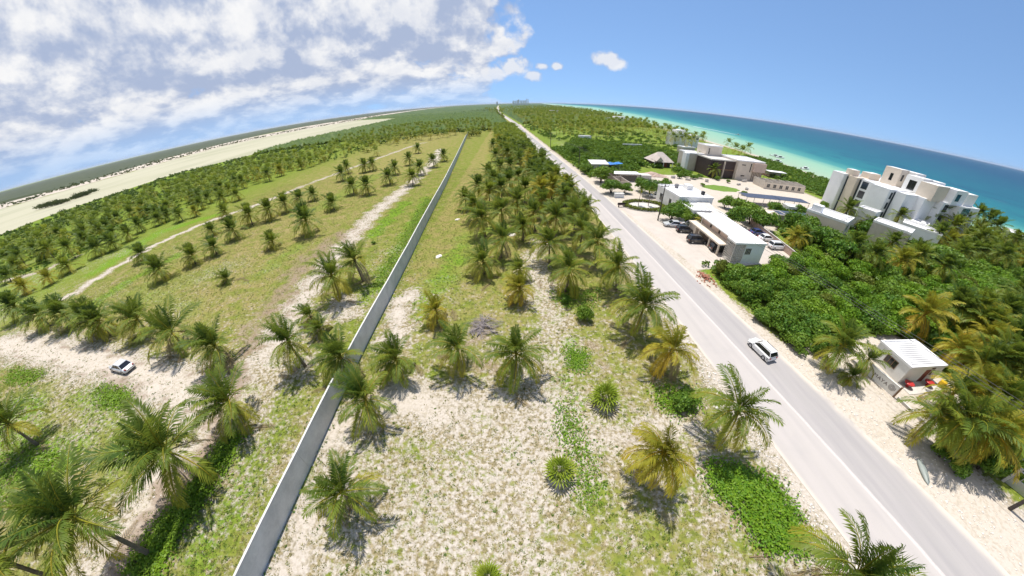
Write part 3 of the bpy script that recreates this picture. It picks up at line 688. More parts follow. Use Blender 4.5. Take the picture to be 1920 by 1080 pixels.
# row of palms along the sandy track
for i, (x, y, s) in enumerate([(28, 575, 4.2), (72, 590, 4.0), (118, 588, 4.2), (172, 600, 4.2), (186, 604, 3.6), (258, 598, 4.4), (322, 622, 4.6), (403, 648, 3.8)]):
    pm(x, y, 3.5, s*1.14, 0, ['leftmost palm of the row above the sandy track', 'second palm from the left edge in the row above the sandy track', 'third palm from the left edge in the row above the sandy track',
       'fourth palm from the left edge in the row above the sandy track', 'smaller palm squeezed in the middle of the row above the sandy track', 'palm directly above the silver sedan in the trackside row',
       'broad palm just right of the silver sedan in the trackside row', 'last palm of the trackside row, with a yellow skirt'][i])
A_ = [(900, 440, 3, 3.6), (1085, 360, 2.5, 3.2), (1205, 310, 2.4, 3.0), (1310, 210, 3.4, 3.6), (1400, 125, 4, 3.7), (1510, 98, 4, 3.7), (1600, 62, 3.6, 3.4), (1685, 36, 3.6, 3.2), (1722, 165, 4.2, 4.2), (1530, 275, 2.2, 3.0),
      (1275, 488, 1.0, 2.2), (1190, 212, 2.2, 2.8), (1265, 110, 2.8, 3.3), (1868, 62, 2.6, 3.2), (1760, 10, 2.8, 3.0), (800, 350, 2.4, 3.4), (455, 255, 3, 3.6), (548, 318, 3, 3.8), (632, 285, 3, 3.8), (378, 415, 2.6, 3.8), (240, 350, 3, 3.8),
      (95, 410, 3, 3.8), (660, 140, 3.4, 3.8), (600, 190, 3.2, 3.6), (540, 200, 3, 3.6), (840, 110, 3.4, 3.8), (940, 125, 3.2, 3.6), (890, 150, 3, 3.4), (1010, 130, 3, 3.4), (720, 235, 3, 3.6), (785, 190, 3, 3.6),
      (200, 320, 3, 3.8), (285, 300, 3, 3.6), (170, 220, 3, 3.8), (360, 140, 3, 3.6), (60, 285, 3, 3.6), (455, 120, 3.2, 3.4), (1170, 30, 3.4, 3.6), (1125, 65, 3.2, 3.4), (1250, 30, 3.4, 3.4), (1330, 12, 3.4, 3.2), (880, 65, 3.2, 3.4), (980, 60, 3.2, 3.3), (40, 470, 2.6, 3.6)]
lab = {0: 'lone palm with a wide shadow in the left field beside the narrow path', 10: 'tiny trunkless young palm alone in the brown-green field', 9: 'small palm with a tidy round shadow in the open left field', 8: 'dense dark bushy palm on the brown strip of the left field',
       1: 'left one of the two short palms in line in the left field', 2: 'right one of the two short palms in line in the left field', 15: 'palm on the edge of the narrow sandy path in the left field'}
for i, (x, y, h, s) in enumerate(A_): pm(x/3, 360+y/3, h*.92, s*1.2, 0, lab.get(i))
pm(44, 537, 2.4, 3.8, 1, 'broad yellow palm at the left edge above the trackside row'); pm(90, 520, 2.4, 3.0, 1, 'smaller yellow palm near the left edge beside the broad yellow one'); pm(365, 395, 2.6, 3.2, 1)
for x, y in [(767, 297), (783, 277), (787, 313), (740, 313), (728, 330), (683, 310), (698, 307), (687, 277), (705, 283), (660, 347), (687, 347), (650, 313), (640, 325), (812, 300), (832, 290), (773, 330), (925, 272), (930, 290), (957, 310), (938, 313), (927, 337), (917, 325)]:
    pm(x, y, 3.6, 4.2)
for x, y in [(898, 350), (918, 358), (940, 352), (955, 338), (890, 385), (985, 352), (940, 395), (1000, 400), (1010, 345), (972, 330), (995, 318), (975, 300)]: pm(x, y, 4.6, 4.0)
# right of the road
for x, y, h, s, gd, lb in [(1580, 648, 4.2, 4.0, 0, 'palm between the hedge of shrubs and the little white house'), (1628, 674, 2.0, 2.6, 0, 'small pale palm at the corner of the lettered wall'), (1597, 706, 1.0, 2.0, 0, 'low spiky young palm on the sand below the lettered wall'),
    (1735, 588, 4.6, 4.6, 1, 'large yellow palm behind the little white house'), (1790, 572, 4.8, 4.4, 0, 'green upright palm behind the yellow one, right of the little house'), (1850, 610, 4.4, 4.4, 1, 'yellow palm right of the little house near the right edge'),
    (1880, 590, 5, 4.4, 0, None), (1812, 790, 5.0, 4.8, 0, 'big windswept palm overhanging the right verge of the road'), (1845, 680, 4.2, 4.2, 0, None), (1760, 775, 4.2, 4.0, 0, 'palm behind the big windswept one on the right verge, towards the hut'), (1862, 812, 4.4, 4.2, 1, 'yellow palm right of the big windswept one on the right verge'), (1835, 730, 4.2, 4.2, 1, None), (1790, 735, 3.6, 3.6, 0, None), (1905, 790, 4.6, 4.2, 0, None), (1880, 752, 4.6, 4.4, 0, None), (1800, 655, 3.6, 3.6, 1, None), (1905, 690, 4.6, 4.4, 0, None),
    (1720, 480, 4.6, 4.4, 0, None), (1640, 478, 4.6, 4.4, 0, None), (1690, 488, 4.2, 4.0, 1, None), (1600, 462, 4.6, 4.2, 0, 'palm in front of the white villa roofs with dark fronds'), (1770, 500, 4.6, 4.2, 0, None), (1820, 470, 5, 4.4, 0, None), (1880, 480, 5, 4.4, 0, None),
    (1760, 400, 9, 4.6, 0, 'tall windswept palm in front of the white apartment block'), (1835, 402, 9, 4.6, 0, 'tall palm at the right end of the apartment block'), (1590, 393, 6, 3.8, 0, 'palm at the foot of the apartment block beside the round-tabled roof'), (1688, 405, 6.5, 3.8, 0, None),
    (1790, 425, 7, 4.4, 0, None), (1870, 425, 7.5, 4.4, 0, None), (1905, 450, 7, 4.2, 0, None), (1840, 445, 6.5, 4.2, 0, None), (1760, 440, 6, 4.2, 0, None), (1805, 412, 8.5, 4.4, 0, None), (1855, 412, 8.5, 4.4, 0, None), (1492, 446, 3.4, 3.2, 1, 'yellowed palm behind the yard wall near the white parked cars'), (1508, 440, 3.6, 3.2, 0, None),
    (1312, 300, 5, 4.2, 0, 'palm in front of the dark timber house'), (1318, 417, 2.4, 2.4, 1, 'small bright palm beside the flagpole at the gate building'), (1340, 318, 4, 3.4, 0, None), (1367, 268, 8, 4, 0, None), (1380, 278, 8, 4, 0, None), (1392, 283, 8, 4, 0, None), (1404, 277, 8.5, 4, 0, None)]:
    pm(x, y, h, s, gd, lb)

def in_poly(x, y, Q):
    r = False
    for (x0, y0), (x1, y1) in zip(Q, Q[1:]+Q[:1]):
        if (y0 > y) != (y1 > y) and x < (x1-x0)*(y-y0)/(y1-y0)+x0: r = not r
    return r
KEEP = []       # footprints that stay clear: (x, y, radius)
def scatter(Q, n, dmin, rng, pts):
    xs = [q[0] for q in Q]; ys = [q[1] for q in Q]; got = []; tries = 0
    while len(got) < n and tries < n*30:
        tries += 1; x = rng.uniform(min(xs), max(xs)); y = rng.uniform(min(ys), max(ys))
        if not in_poly(x, y, Q): continue
        if x > lag_near(y)+6 and x < shore(y)-10 and not (road_l(y)-1.5 < x < road_r(y)+1.5) and abs(x-wall_x(y)) > 1.2:
            if all((x-a)**2+(y-c)**2 > dmin*dmin for a, c in pts[-900:]) and all((x-a)**2+(y-c)**2 > r*r for a, c, r in KEEP):
                pts.append((x, y)); got.append((x, y))
    return got
wp = lambda *q: [(at(*p).x, at(*p).y) for p in q]
KEEP += [(103, 128, 14), (86, 126, 10), (70, 142, 9), (47, 74, 15), (45, 53, 11), (124, 74, 22), (50, 17, 7), (92, 112, 16), (100, 101, 14), (79, 60, 7), (95, 53, 7), (108, 54, 9), (118, 76, 18), (57, 56, 9), (60, 100, 14), (50, 104, 9)]
rg = random.Random(5); taken = [(p[0], p[1]) for p in PALMS]
ZN = []
def zone(Q, n, dmin, h, size, gold, label, group):
    for x, y in scatter(Q, n, dmin, rg, taken): ZN.append((x, y, rg.uniform(*h), rg.uniform(*size), 1 if rg.random() < gold else 0, label, group))
zone([(x_, y_) for y_ in (60, 90, 120, 170, 240, 330) for x_ in [road_l(y_)-4.2]]+[(x_, y_) for y_ in (330, 240, 170, 120, 90, 60) for x_ in [road_l(y_)-(13 if y_ < 150 else 22)]],
     170, 2.6, (3.8, 5.2), (3.4, 4.0), .12, 'coconut palm in the dense row along the left side of the road', 'palms along the left side of the road')
zone(wp((0, 470), (200, 395), (330, 345), (480, 303), (600, 285), (640, 290), (560, 325), (440, 365), (330, 412), (210, 455), (100, 510), (0, 530)), 190, 5.6, (2.4, 4.0), (3.8, 4.6), .08,
     'coconut palm in the plantation between the left field and the lagoon', 'palms of the lagoon-side plantation')
zone(wp((600, 300), (640, 262), (760, 240), (905, 228), (940, 245), (880, 262), (850, 258), (760, 270), (700, 282), (640, 300)), 240, 4.2, (3.6, 5.5), (3.4, 4.0), .05,
     'coconut palm in the dense belt across the far end of the field', 'palms at the far end of the field')
zone(wp((958, 212), (1060, 205), (1180, 232), (1330, 278), (1300, 292), (1210, 262), (1100, 262), (1040, 265), (985, 238)), 1000, 3.6, (6, 9), (3.8, 4.6), .30,
     'coconut palm in the tall grove between the road and the sea', 'palms of the seaside grove')
zone(wp((1600, 440), (1700, 430), (1920, 440), (1920, 520), (1760, 500), (1620, 480)), 34, 4.0, (2.6, 4.0), (3.6, 4.3), .2, 'coconut palm in the thick garden in front of the villas', 'palms in front of the villas')
zone(wp((1720, 620), (1920, 560), (1920, 860), (1850, 760), (1800, 700)), 16, 3.2, (3.4, 4.6), (3.8, 4.4), .4, 'coconut palm in the tangle right of the little white house', 'palms right of the little house')
allp = [(*p, None) for p in PALMS]+ZN
allp.sort(key=lambda p: math.hypot(p[0], p[1], HC-p[2])/p[3])
NEAR_R, nb = 74.0, 0
for i, (x, y, h, s, gd, lb, gp) in enumerate(allp):
    r_ = random.Random(i*13+5); dist_ = math.hypot(x, y, HC)
    if lb is None:
        if x < -60: lb, gp = 'coconut palm in the plantation between the left field and the lagoon', 'palms of the lagoon-side plantation'
        elif x < -18: lb, gp = 'coconut palm in the left field behind the wall, beside the pale track', 'palms in the left field by the track'
        elif x < road_l(y): lb, gp = 'coconut palm in the grove between the wall and the road', 'palms of the grove left of the road'
        elif y < 30: lb, gp = 'coconut palm in the tangle right of the little white house', 'palms right of the little house'
        elif y < 66: lb, gp = 'coconut palm in the thick garden in front of the villas', 'palms in front of the villas'
        else: lb, gp = 'slender palm standing by the houses near the beach', 'palms by the beach houses'
    if gp and i < 300:
        ord_ = 'golden' if gd else 'green'; big_ = 'small' if s < 3.75 else ('large' if s > 4.25 else 'middle-sized')
        if 'along the left side' in gp:
            dep = ['near end', 'nearer half', 'middle', 'farther half', 'far end'][min(4, int((y-60)/28))] if y < 200 else 'far end'; sd2 = 'beside the asphalt' if road_l(y)-x < 5.5 else 'on the field side'
            lb = '%s %s palm %s, %s of the dense roadside row' % (big_, ord_, sd2, dep)
        elif 'lagoon-side' in gp:
            dep = 'near the left edge' if x/max(y, 1) < -2.2 else ('in the middle' if x/max(y, 1) < -1.2 else 'towards the far end'); sd2 = 'close to the narrow path' if x > -135 else ('deep inside' if x > -200 else 'close to the lagoon bushes')
            lb = '%s %s palm %s of the plantation, %s' % (big_, ord_, dep, sd2)
        elif 'villas' in gp:
            dep = 'nearest the thicket' if y < 42 else ('in the middle' if y < 52 else 'close to the villa roofs'); sd2 = 'left' if x < 85 else ('centre' if x < 110 else 'right')
            lb = '%s %s palm at the %s of the villa garden, %s' % (big_, ord_, sd2, dep)
        elif 'little house' in gp:
            sd2 = 'far right of the little house' if x > 66 else 'next to the little house'; dep = 'towards the thicket' if y > 16 else 'towards the road'
            lb = '%s %s palm in the tangle, %s, %s' % (big_, ord_, sd2, dep)
        elif 'far end of the field' in gp: lb = '%s %s palm in the belt across the far field, %s of the wall' % (big_, ord_, 'left' if x < wall_x(y) else 'right')
    if i >= 300: break
    if dist_ < NEAR_R and nb < 90: palm_parts((x, y), h, s, gd, lb, gp, r_, None, 2.4 if 'windswept' in lb else 1.0); nb += 1
    else: palm_mid((x, y), h, s, gd, lb, gp, r_)
# the rest of the grove, too far off to tell one palm from the next
def join_stuff(name, items, geos, mat, label, cat, trunks=True):
    Vs, Ts, As = [], [], []; n = 0; tv, tf = [], []
    for x, y, z, s, gd in items:
        V, T, A = geos[rg.randrange(len(geos))]; a = rg.uniform(-.6, .6); c, sn = math.cos(a)*s, math.sin(a)*s
        W = np.stack([V[:, 0]*c-V[:, 1]*sn+x, V[:, 0]*sn+V[:, 1]*c+y, V[:, 2]*s+z], 1)
        Vs.append(W); Ts.append(T+n); As.append(A*.8+gd*.18+rg.uniform(-.06, .06)); n += len(W)
        if trunks:
            w = .16; Vs.append(np.array([(x-w, y, 0), (x+w, y, 0), (x, y+w, 0), (x, y, z)])); Ts.append(np.array([(0, 1, 3), (1, 2, 3), (2, 0, 3)])+n); As.append(np.full(4, .9)); n += 4
    me = np_mesh(name, np.concatenate(Vs), np.concatenate(Ts), [mat], False, dict(age=np.concatenate(As)))
    o = bpy.data.objects.new(name, me); linkobj(o); return tag(o, label, cat, kind='stuff')
rest = [(p[0], p[1], p[2], p[3]/3.9, p[4]) for p in allp[300:]]
far_pts = list(taken[-600:])
for Q, n, d in ((wp((905, 205), (1060, 199), (1110, 213), (1060, 212), (985, 225), (940, 228)), 420, 9.0), (wp((1060, 203), (1130, 212), (1260, 245), (1200, 240), (1100, 215)), 120, 7.0)):
    for x, y in scatter(Q, n, d, rg, far_pts): rest.append((x, y, rg.uniform(5, 9), rg.uniform(1.0, 1.3), 1 if rg.random() < .2 else 0))
join_stuff('palm_grove', rest, LOW, M['palm_green'], 'distant coconut palms merging into one grove towards the horizon', 'palm grove')
print('palms', len(allp), 'near', nb, 'rest', len(rest))

# ------------------------------------------------------------------ shrubs and trees
def blob_geo(rn, lobes, n, leaf, R, H, flat=.75, spread=.6):
    """foliage: leaves spread through several overlapping lobes, thicker towards the outside"""
    cs = [(0, 0, H*.5, R*.62)]
    for i in range(lobes):
        a = rn.random()*6.283; q = R*spread*rn.random()**.5; cs.append((q*math.cos(a), q*math.sin(a), H*(.32+.5*rn.random()), R*(.26+.26*rn.random())))
    w = np.array([c[3]**2 for c in cs]); k = rn.choice(len(cs), n, p=w/w.sum()); C = np.array(cs)[k]
    d = rn.normal(size=(n, 3)); d[:, 2] = np.abs(d[:, 2])*1.0-.35*rn.random(n); d /= np.linalg.norm(d, axis=1)[:, None]
    r = C[:, 3]*(1-.55*rn.random(n)**2.2)*(1+.12*rn.normal(size=n))
    P = C[:, :3]+d*r[:, None]*np.array([1, 1, flat]); P[:, 2] = np.maximum(P[:, 2], .08)
    nn = d+rn.normal(size=(n, 3))*.55; nn /= np.linalg.norm(nn, axis=1)[:, None]
    t = np.cross(nn, rn.normal(size=(n, 3))); t /= np.linalg.norm(t, axis=1)[:, None]; u = np.cross(nn, t)
    s = leaf*(.6+.8*rn.random(n))[:, None]
    V = np.stack([P-t*s*.5, P+u*s*.33, P+t*s*.5, P-u*s*.33], 1).reshape(-1, 3)
    T = (np.arange(n)[:, None]*4+np.array([0, 1, 2, 3])[None]).reshape(-1, 4)
    age = np.clip(.15+.5*rn.random(n)+.5*(rn.random(n) < .08)-.2*(k % 3 == 0), 0, 1)
    return V, T, np.repeat(age, 4)
SHR = []
for k in range(6):
    V, T, A = blob_geo(np.random.default_rng(100+k), 9, 2600, .30, 1.0*2.0, 2.0)
    SHR.append(np_mesh('crown', V, T, [M['shrub_leaf']], False, dict(age=A)))
TREE = []
for k in range(4):
    V, T, A = blob_geo(np.random.default_rng(200+k), 12, 3000, .32, 2.2, 3.0, .8, .7)
    TREE.append(np_mesh('crown', V, T, [M['shrub_leaf']], False, dict(age=A)))
def stem_mesh(h, n, seed, spread):
    r = random.Random(seed); mb = MB()
    for i in range(n):
        a = r.uniform(0, 6.28); q = spread*r.uniform(.3, 1)
        mb.tube([(0.06*math.cos(a), .06*math.sin(a), -.05), (q*.4*math.cos(a), q*.4*math.sin(a), h*.5), (q*math.cos(a), q*math.sin(a), h)], [.08, .055, .02], 5)
    return mb.mesh('stem', M['wood'], True)
STEM = [stem_mesh(1.5, 5, k, 1.1) for k in range(3)]; TSTEM = [stem_mesh(2.2, 6, 9+k, 1.4) for k in range(2)]
def shrub(x, y, r, h, label, group, rng, mat=None, tree=False):
    root = empty('leafy_tree' if tree else 'leafy_shrub', (x, y, 0), rng.uniform(0, 6.28), label, 'tree' if tree else 'shrub', group)
    if tree:
        inst('trunk', TSTEM[rng.randrange(2)], root, scale=(r/2.2, r/2.2, (h-.6)/2.2*.8))
        inst('crown', TREE[rng.randrange(4)], root, (0, 0, h*.04), (0, 0, 0), (r/2.2, r/2.2, h*1.0/3.0), mat)
    else:
        inst('stem', STEM[rng.randrange(3)], root, scale=(r/2, r/2, h/2))
        inst('crown', SHR[rng.randrange(6)], root, (0, 0, 0), (0, 0, 0), (r/2, r/2, h/2), mat)
    return root
rg = random.Random(21)
for x, y, r, h, lb in [(1097, 588, 1.5, 1.9, 'leafy green shrub below the roadside palms, in the centre plot'), (1285, 752, 1.5, 1.5, 'round green shrub at the foot of the golden palm by the road'),
                       (1060, 560, .9, 1.0, 'dark green low shrub beneath the palm with a russet skirt'), (1075, 545, 1.1, 1.0, 'low shrub in the shade right of the palm with a russet skirt'),
                       (1905, 880, 1.6, 2.0, 'dark leafy shrub near the grey gate at the right edge'), (1850, 868, 1.9, 2.2, 'glossy dark shrub under the big palm on the right verge'), (1800, 880, 1.3, 1.4, 'low dark shrub at the road edge under the big palm on the right'), (1770, 850, 1.2, 1.3, 'small shrub in the deep shade beside the grey kayak'),
                       (1825, 850, 1.6, 1.8, 'leafy shrub in the middle of the clump under the verge palms'), (1875, 840, 1.8, 2.2, 'leafy shrub behind the glossy one on the right verge'), (1780, 815, 1.4, 1.5, 'leafy shrub between the verge palms and the kerb'), (700, 455, .6, .5, 'small weed clump beside the far wall')]:
    p = at(x, y, h*.5); shrub(p.x, p.y, r, h, lb, None, rg)
for x, y, r, h, lb in [(1128, 326, 3.6, 4.6, 'large round tree at the road edge beside the block walls'), (1147, 347, 2.8, 3.8, 'darker round tree next to the large one by the road'), (1172, 352, 1.9, 2.6, 'small tree right of the two round roadside trees'),
                       (1100, 316, 2.2, 3.0, 'bushy tree at the corner by the road, left of the shed'), (1222, 352, 3.0, 4.0, 'dark tree left of the white house'), (1205, 345, 2.4, 3.6, 'slim tree behind the oval hedge'), (1243, 348, 2.4, 3.6, 'tree against the left corner of the white house'),
                       (1262, 398, 2.6, 3.4, 'left one of the clipped trees in front of the white house'), (1284, 394, 2.8, 3.6, 'middle one of the clipped trees in front of the white house'), (1296, 404, 2.0, 3.2, 'right one of the clipped trees in front of the white house'),
                       (1390, 385, 3.2, 4.0, 'tree behind the white house near the solar roof'), (1412, 400, 3.4, 4.4, 'broad tree between the gate building and the solar roof'), (1380, 402, 3.0, 4.2, 'tree behind the gate building, left'), (1435, 412, 3.0, 4.2, 'tree behind the gate building, right'),
                       (1362, 378, 2.2, 3.0, 'small tree right of the white house roof'), (1455, 388, 2.4, 3.2, 'tree in front of the blue solar panels'), (1505, 395, 2.2, 3.0, 'small round tree near the foot of the apartment block'),
                       (1515, 430, 3.6, 5.0, 'big bright tree left of the villas'), (1552, 445, 3.4, 5.0, 'big dark tree in front of the villa with round roof tables'), (1490, 415, 3.0, 4.2, 'tree beside the yard wall'), (1570, 465, 3.2, 4.6, 'tree in front of the villas, left of the shaggy palm'),
                       (1630, 425, 3.0, 5.4, 'bright tree between the villa roofs'), (1605, 462, 2.8, 4.0, 'leafy tree in front of the middle villa'), (1720, 470, 2.8, 4.2, 'leafy tree below the right villa'), (1545, 385, 1.6, 2.2, 'small round tree at the apartment corner'), (1770, 480, 4.2, 5.2, 'large round dark tree in the garden on the right'), (1655, 404, 1.8, 4.6, 'tree right of the round-tabled roof'),
                       (1095, 275, 2.4, 5.5, 'tall tree beside the far road in the scrub'), (1078, 282, 2.0, 4.0, 'tree at the scrub edge by the far road')]:
    h *= 1.1; p = at(x, y, h*.6); shrub(p.x, p.y, r*1.15, h, lb, None, rg, None, True)
# the thicket right of the road
TH = wp((1306, 500), (1330, 505), (1390, 560), (1445, 632), (1490, 660), (1535, 690), (1570, 665), (1640, 650), (1660, 640), (1720, 625), (1920, 610), (1920, 500), (1700, 485), (1560, 470), (1500, 490), (1430, 492))
tk = []
for i, (x, y) in enumerate(scatter(TH, 230, 1.6, rg, tk)):
    d = x-road_r(y); big = 1.0 if d > 3 else .7
    hh = rg.uniform(1.6, 2.9)*big
    light = (x > 44 and y > 24 and rg.random() < .7)
    shrub(x, y, rg.uniform(1.7, 2.9)*big, hh, '%s %s thicket shrub %s, %s' % ('tall' if hh > 2.3 else ('low' if hh < 1.7 else 'mid-height'), 'light green' if light else 'dark green', 'along the road edge' if d < 6 else ('in its middle' if d < 18 else 'on its seaward side'), 'near the gate building' if y > 42 else ('above the moving car' if y > 30 else 'near the little house')), 'light shrubs of the roadside thicket' if light else 'dark shrubs of the roadside thicket', rg, M['creeper_leaf'] if light else (M['hedge_leaf'] if rg.random() < .12 else None))

# ---- low scrub, too thick to count
SCL = [blob_geo(np.random.default_rng(300+k), 4, 46, .62, 1.35, 1.3) for k in range(5)]
def tri(geo): V, T, A = geo; return V, np.concatenate([T[:, [0, 1, 2]], T[:, [0, 2, 3]]]), A
SCL = [tri(q) for q in SCL]
def scrub(name, Q, n, s, label, mat='scrub_leaf', dmin=.8, clear=True):
    items = []; tries = 0; xs = [q[0] for q in Q]; ys = [q[1] for q in Q]; rr_ = random.Random(len(Q)*7+n)
    while len(items) < n and tries < n*12:
        tries += 1; x = rr_.uniform(min(xs), max(xs)); y = rr_.uniform(min(ys), max(ys))
        if not in_poly(x, y, Q) or x < lag_near(y)+1 or x > shore(y)-9 or road_l(y)-1 < x < road_r(y)+2.0 or abs(x-wall_x(y)) < 1.2: continue
        if clear and any((x-a)**2+(y-c)**2 < r*r for a, c, r in KEEP): continue
        k = rr_.uniform(*s); items.append((x, y, 0, k, rr_.uniform(-.6, .6)))
    return join_stuff(name, items, SCL, M[mat], label, 'scrub', False)
scrub('thicket_undergrowth', TH, 900, (.6, 1.1), 'low green undergrowth filling the thicket right of the road')
scrub('beach_scrub', wp((1075, 262), (1225, 277), (1300, 298), (1295, 312), (1255, 318), (1200, 312), (1150, 303), (1095, 300), (1060, 275)), 1500, (1.0, 1.9), 'bright green scrub filling the open plot right of the far road')
scrub('beach_scrub', wp((1380, 292), (1440, 300), (1560, 340), (1545, 372), (1500, 355), (1440, 330), (1400, 310)), 700, (.8, 1.5), 'low green dune scrub between the beach houses and the water')
scrub('garden_scrub', wp((1440, 395), (1530, 410), (1700, 400), (1920, 430), (1920, 560), (1700, 500), (1480, 470)), 900, (.9, 1.7), 'mixed green undergrowth around the villas on the right')
scrub('grove_scrub', wp((970, 235), (1060, 225), (1200, 250), (1310, 290), (1200, 275), (1080, 268), (1030, 262)), 700, (.8, 1.6), 'shaded undergrowth below the seaside palm grove')
scrub('roadside_scrub', [(road_l(y)-1.5, y) for y in (70, 110, 170, 240, 330)]+[(road_l(y)-13, y) for y in (330, 240, 170, 110, 70)], 300, (.5, 1.1), 'low green undergrowth along the left side of the road')
scrub('lagoon_scrub', wp((0, 446), (100, 405), (200, 372), (330, 328), (480, 292), (640, 250), (740, 225), (760, 240), (640, 268), (480, 312), (330, 362), (200, 402), (100, 445), (0, 480)), 2000, (1.0, 2.0), 'green bushes lining the shore of the pale lagoon', 'forest_leaf')
scrub('plantation_scrub', wp((0, 480), (200, 402), (480, 312), (640, 268), (700, 285), (500, 330), (330, 400), (200, 455), (60, 530), (0, 535)), 700, (.6, 1.3), 'low green undergrowth between the lagoon-side palms')
scrub('field_end_scrub', wp((640, 255), (760, 228), (905, 205), (940, 205), (950, 240), (880, 258), (860, 250), (760, 262), (680, 280)), 4200, (1.2, 2.6), 'green thicket across the far end of the field', 'forest_leaf')
scrub('yard_scrub', wp((1252, 296), (1300, 286), (1330, 318), (1345, 338), (1290, 335), (1262, 326)), 260, (.8, 1.5), 'green bushes between the tan-roofed house and the beach house')
scrub('yard_scrub', [(26, 110), (33, 108), (52, 118), (60, 150), (48, 190), (22, 185)], 500, (.8, 1.5), 'green bushes along the right side of the far road')
scrub('tangle_scrub', [(56, 4), (60, 22), (75, 30), (110, 30), (110, -6), (60, -6)], 420, (.9, 1.7), 'tangled undergrowth right of the little house')

# ---- far forest canopy on the spit and mangrove beyond the lagoon
def canopy(name, xf0, xf1, ys, nxx, h, amp, label, mat, seed, k=1.0):
    rn = np.random.default_rng(seed); V = []; A = []
    for y in ys:
        x0, x1 = xf0(y), xf1(y)
        t = np.linspace(0, 1, nxx)**k; xs = x0+(x1-x0)*t
        e = np.minimum(1, np.minimum(t, 1-t)*nxx*.4)
        z = (h*(.1+.9*rn.random(nxx))+amp*rn.random(nxx)**2)*e-.6*(e < .05)
        V.append(np.stack([xs+rn.normal(size=nxx)*.0, np.full(nxx, y), z], 1)); A.append(rn.random(nxx)*.9)
    n = len(ys); ii = np.arange(n*nxx).reshape(n, nxx); q = np.stack([ii[:-1, :-1], ii[:-1, 1:], ii[1:, 1:], ii[1:, :-1]], -1).reshape(-1, 4)
    me = np_mesh(name, np.concatenate(V), q, [M[mat]], False, dict(age=np.concatenate(A)))
    o = bpy.data.objects.new(name, me); linkobj(o); return tag(o, label, 'forest', kind='stuff')
cy = growth(330, 900, 3.2, 329, 50000, 1.05)
canopy('coastal_forest', lambda y: lag_near(y)+8, lambda y: road_l(y)-4, cy, 170, 3.2, 2.5, 'dense green coastal forest on the spit left of the far road', 'forest_leaf', 1)
canopy('coastal_forest', lambda y: road_r(y)+4, lambda y: shore(y)-14, growth(420, 900, 6, 419, 50000, 1.05), 90, 4.5, 3.0, 'dense green coastal forest on the spit right of the far road', 'forest_leaf', 2)
canopy('mangrove_forest', mang, lambda y: mang(y)-9000, growth(-400, 2200, 22, -6000, 55000, 1.06), 160, 3.0, 2.0, 'grey-green mangrove belt along the far shore of the lagoon', 'mangrove_leaf', 3, 2.2)
def far_patch(name, items, label):
    return join_stuff(name, items, SCL, M['mangrove_leaf'], label, 'mangrove', False)
it = []; rr_ = random.Random(3)
for k in range(420):
    y = rr_.uniform(60, 2600)*rr_.random()**.3; x = lag_far(y)-abs(rr_.gauss(40, 130))
    for j in range(3): it.append((x+rr_.uniform(-9, 9), y+rr_.uniform(-18, 18), -.1, rr_.uniform(1.2, 2.6), -.2))
far_patch('mangrove_scrub', it, 'scattered dark mangrove clumps on the white flats beyond the lagoon')
ISL = [tri(blob_geo(np.random.default_rng(400+k), 26, 2600, 1.0, 9.0, 2.6, .6, 1.0)) for k in range(2)]
for k, (a, c, lb) in enumerate([((72, 392), (124, 379), 'larger mangrove islet in the pale lagoon, nearer the left edge'), ((136, 374), (176, 361), 'smaller mangrove islet in the pale lagoon, right of the larger one')]):
    A0, B0 = at(*a), at(*c); V, T, A = ISL[k]
    o = bpy.data.objects.new('mangrove_islet', np_mesh('mangrove_islet', V*np.array([(B0-A0).length/16, .42, 1.15]), T, [M['mangrove_leaf']], False, dict(age=A)))
    linkobj(o); o.location = ((A0.x+B0.x)/2, (A0.y+B0.y)/2, -.5); o.rotation_euler = (0, 0, math.atan2(B0.y-A0.y, B0.x-A0.x)); tag(o, lb, 'islet', 'mangrove islets in the lagoon')

# ---- fan palm bushes
def fan_bush(x, y, r, h, lb, seed):
    rn = np.random.default_rng(seed); root = empty('fan_palm', (x, y, 0), 0, lb, 'palm'); mb = MB(); mb.tube([(0, 0, -.05), (0, 0, h*.6)], [.12, .09], 7); mb.build('trunk', M['trunk'], root)
    for k in range(18):
        a = k*2.4; e = rad(88-95*(k/18)**.9); V = []; T = []; A = []
        d = np.array([math.cos(e), 0, math.sin(e)]); c0 = d*r*(.28+.2*rn.random()); up = np.array([-math.sin(e), 0, math.cos(e)]); lat = np.array([0, 1.0, 0])
        for j in range(9):
            q = rad(-75+150*j/8); v = d*math.cos(q)+lat*math.sin(q); tip = c0+v*r*(.75+.2*rn.random())*(1-.2*abs(j-4)/4)+np.array([0, 0, -.12*r]); m_ = c0+v*r*.42; w = np.cross(v, up)*r*.05
            i0 = len(V); V += [c0, m_+w, m_-w, tip]; T += [(i0, i0+1, i0+3), (i0, i0+3, i0+2)]; A += [.2, .25, .25, .5+.2*(k > 12)]
        V += [np.zeros(3), c0+lat*.015, c0-lat*.015]; A += [.5]*3; T += [(len(V)-3, len(V)-2, len(V)-1)]
        o = inst('leaf', np_mesh('leaf', V, np.array(T), [M['fan_leaf']], False, dict(age=A)), root, (0, 0, h*.6), (0, 0, a))
for x, y, r, h, lb, s_ in [(1135, 745, 1.55, 1.5, 'round bright green fan palm right of the grass strip', 1), (1050, 882, 1.3, 1.8, 'upright yellow-green fan palm with a dark shadow on the sandy ground', 2), (915, 1082, 1.0, .9, 'yellow fan palm peeking in at the bottom edge', 3)]:
    p = at(x, y, h*.6); fan_bush(p.x, p.y, r, h, lb, s_)

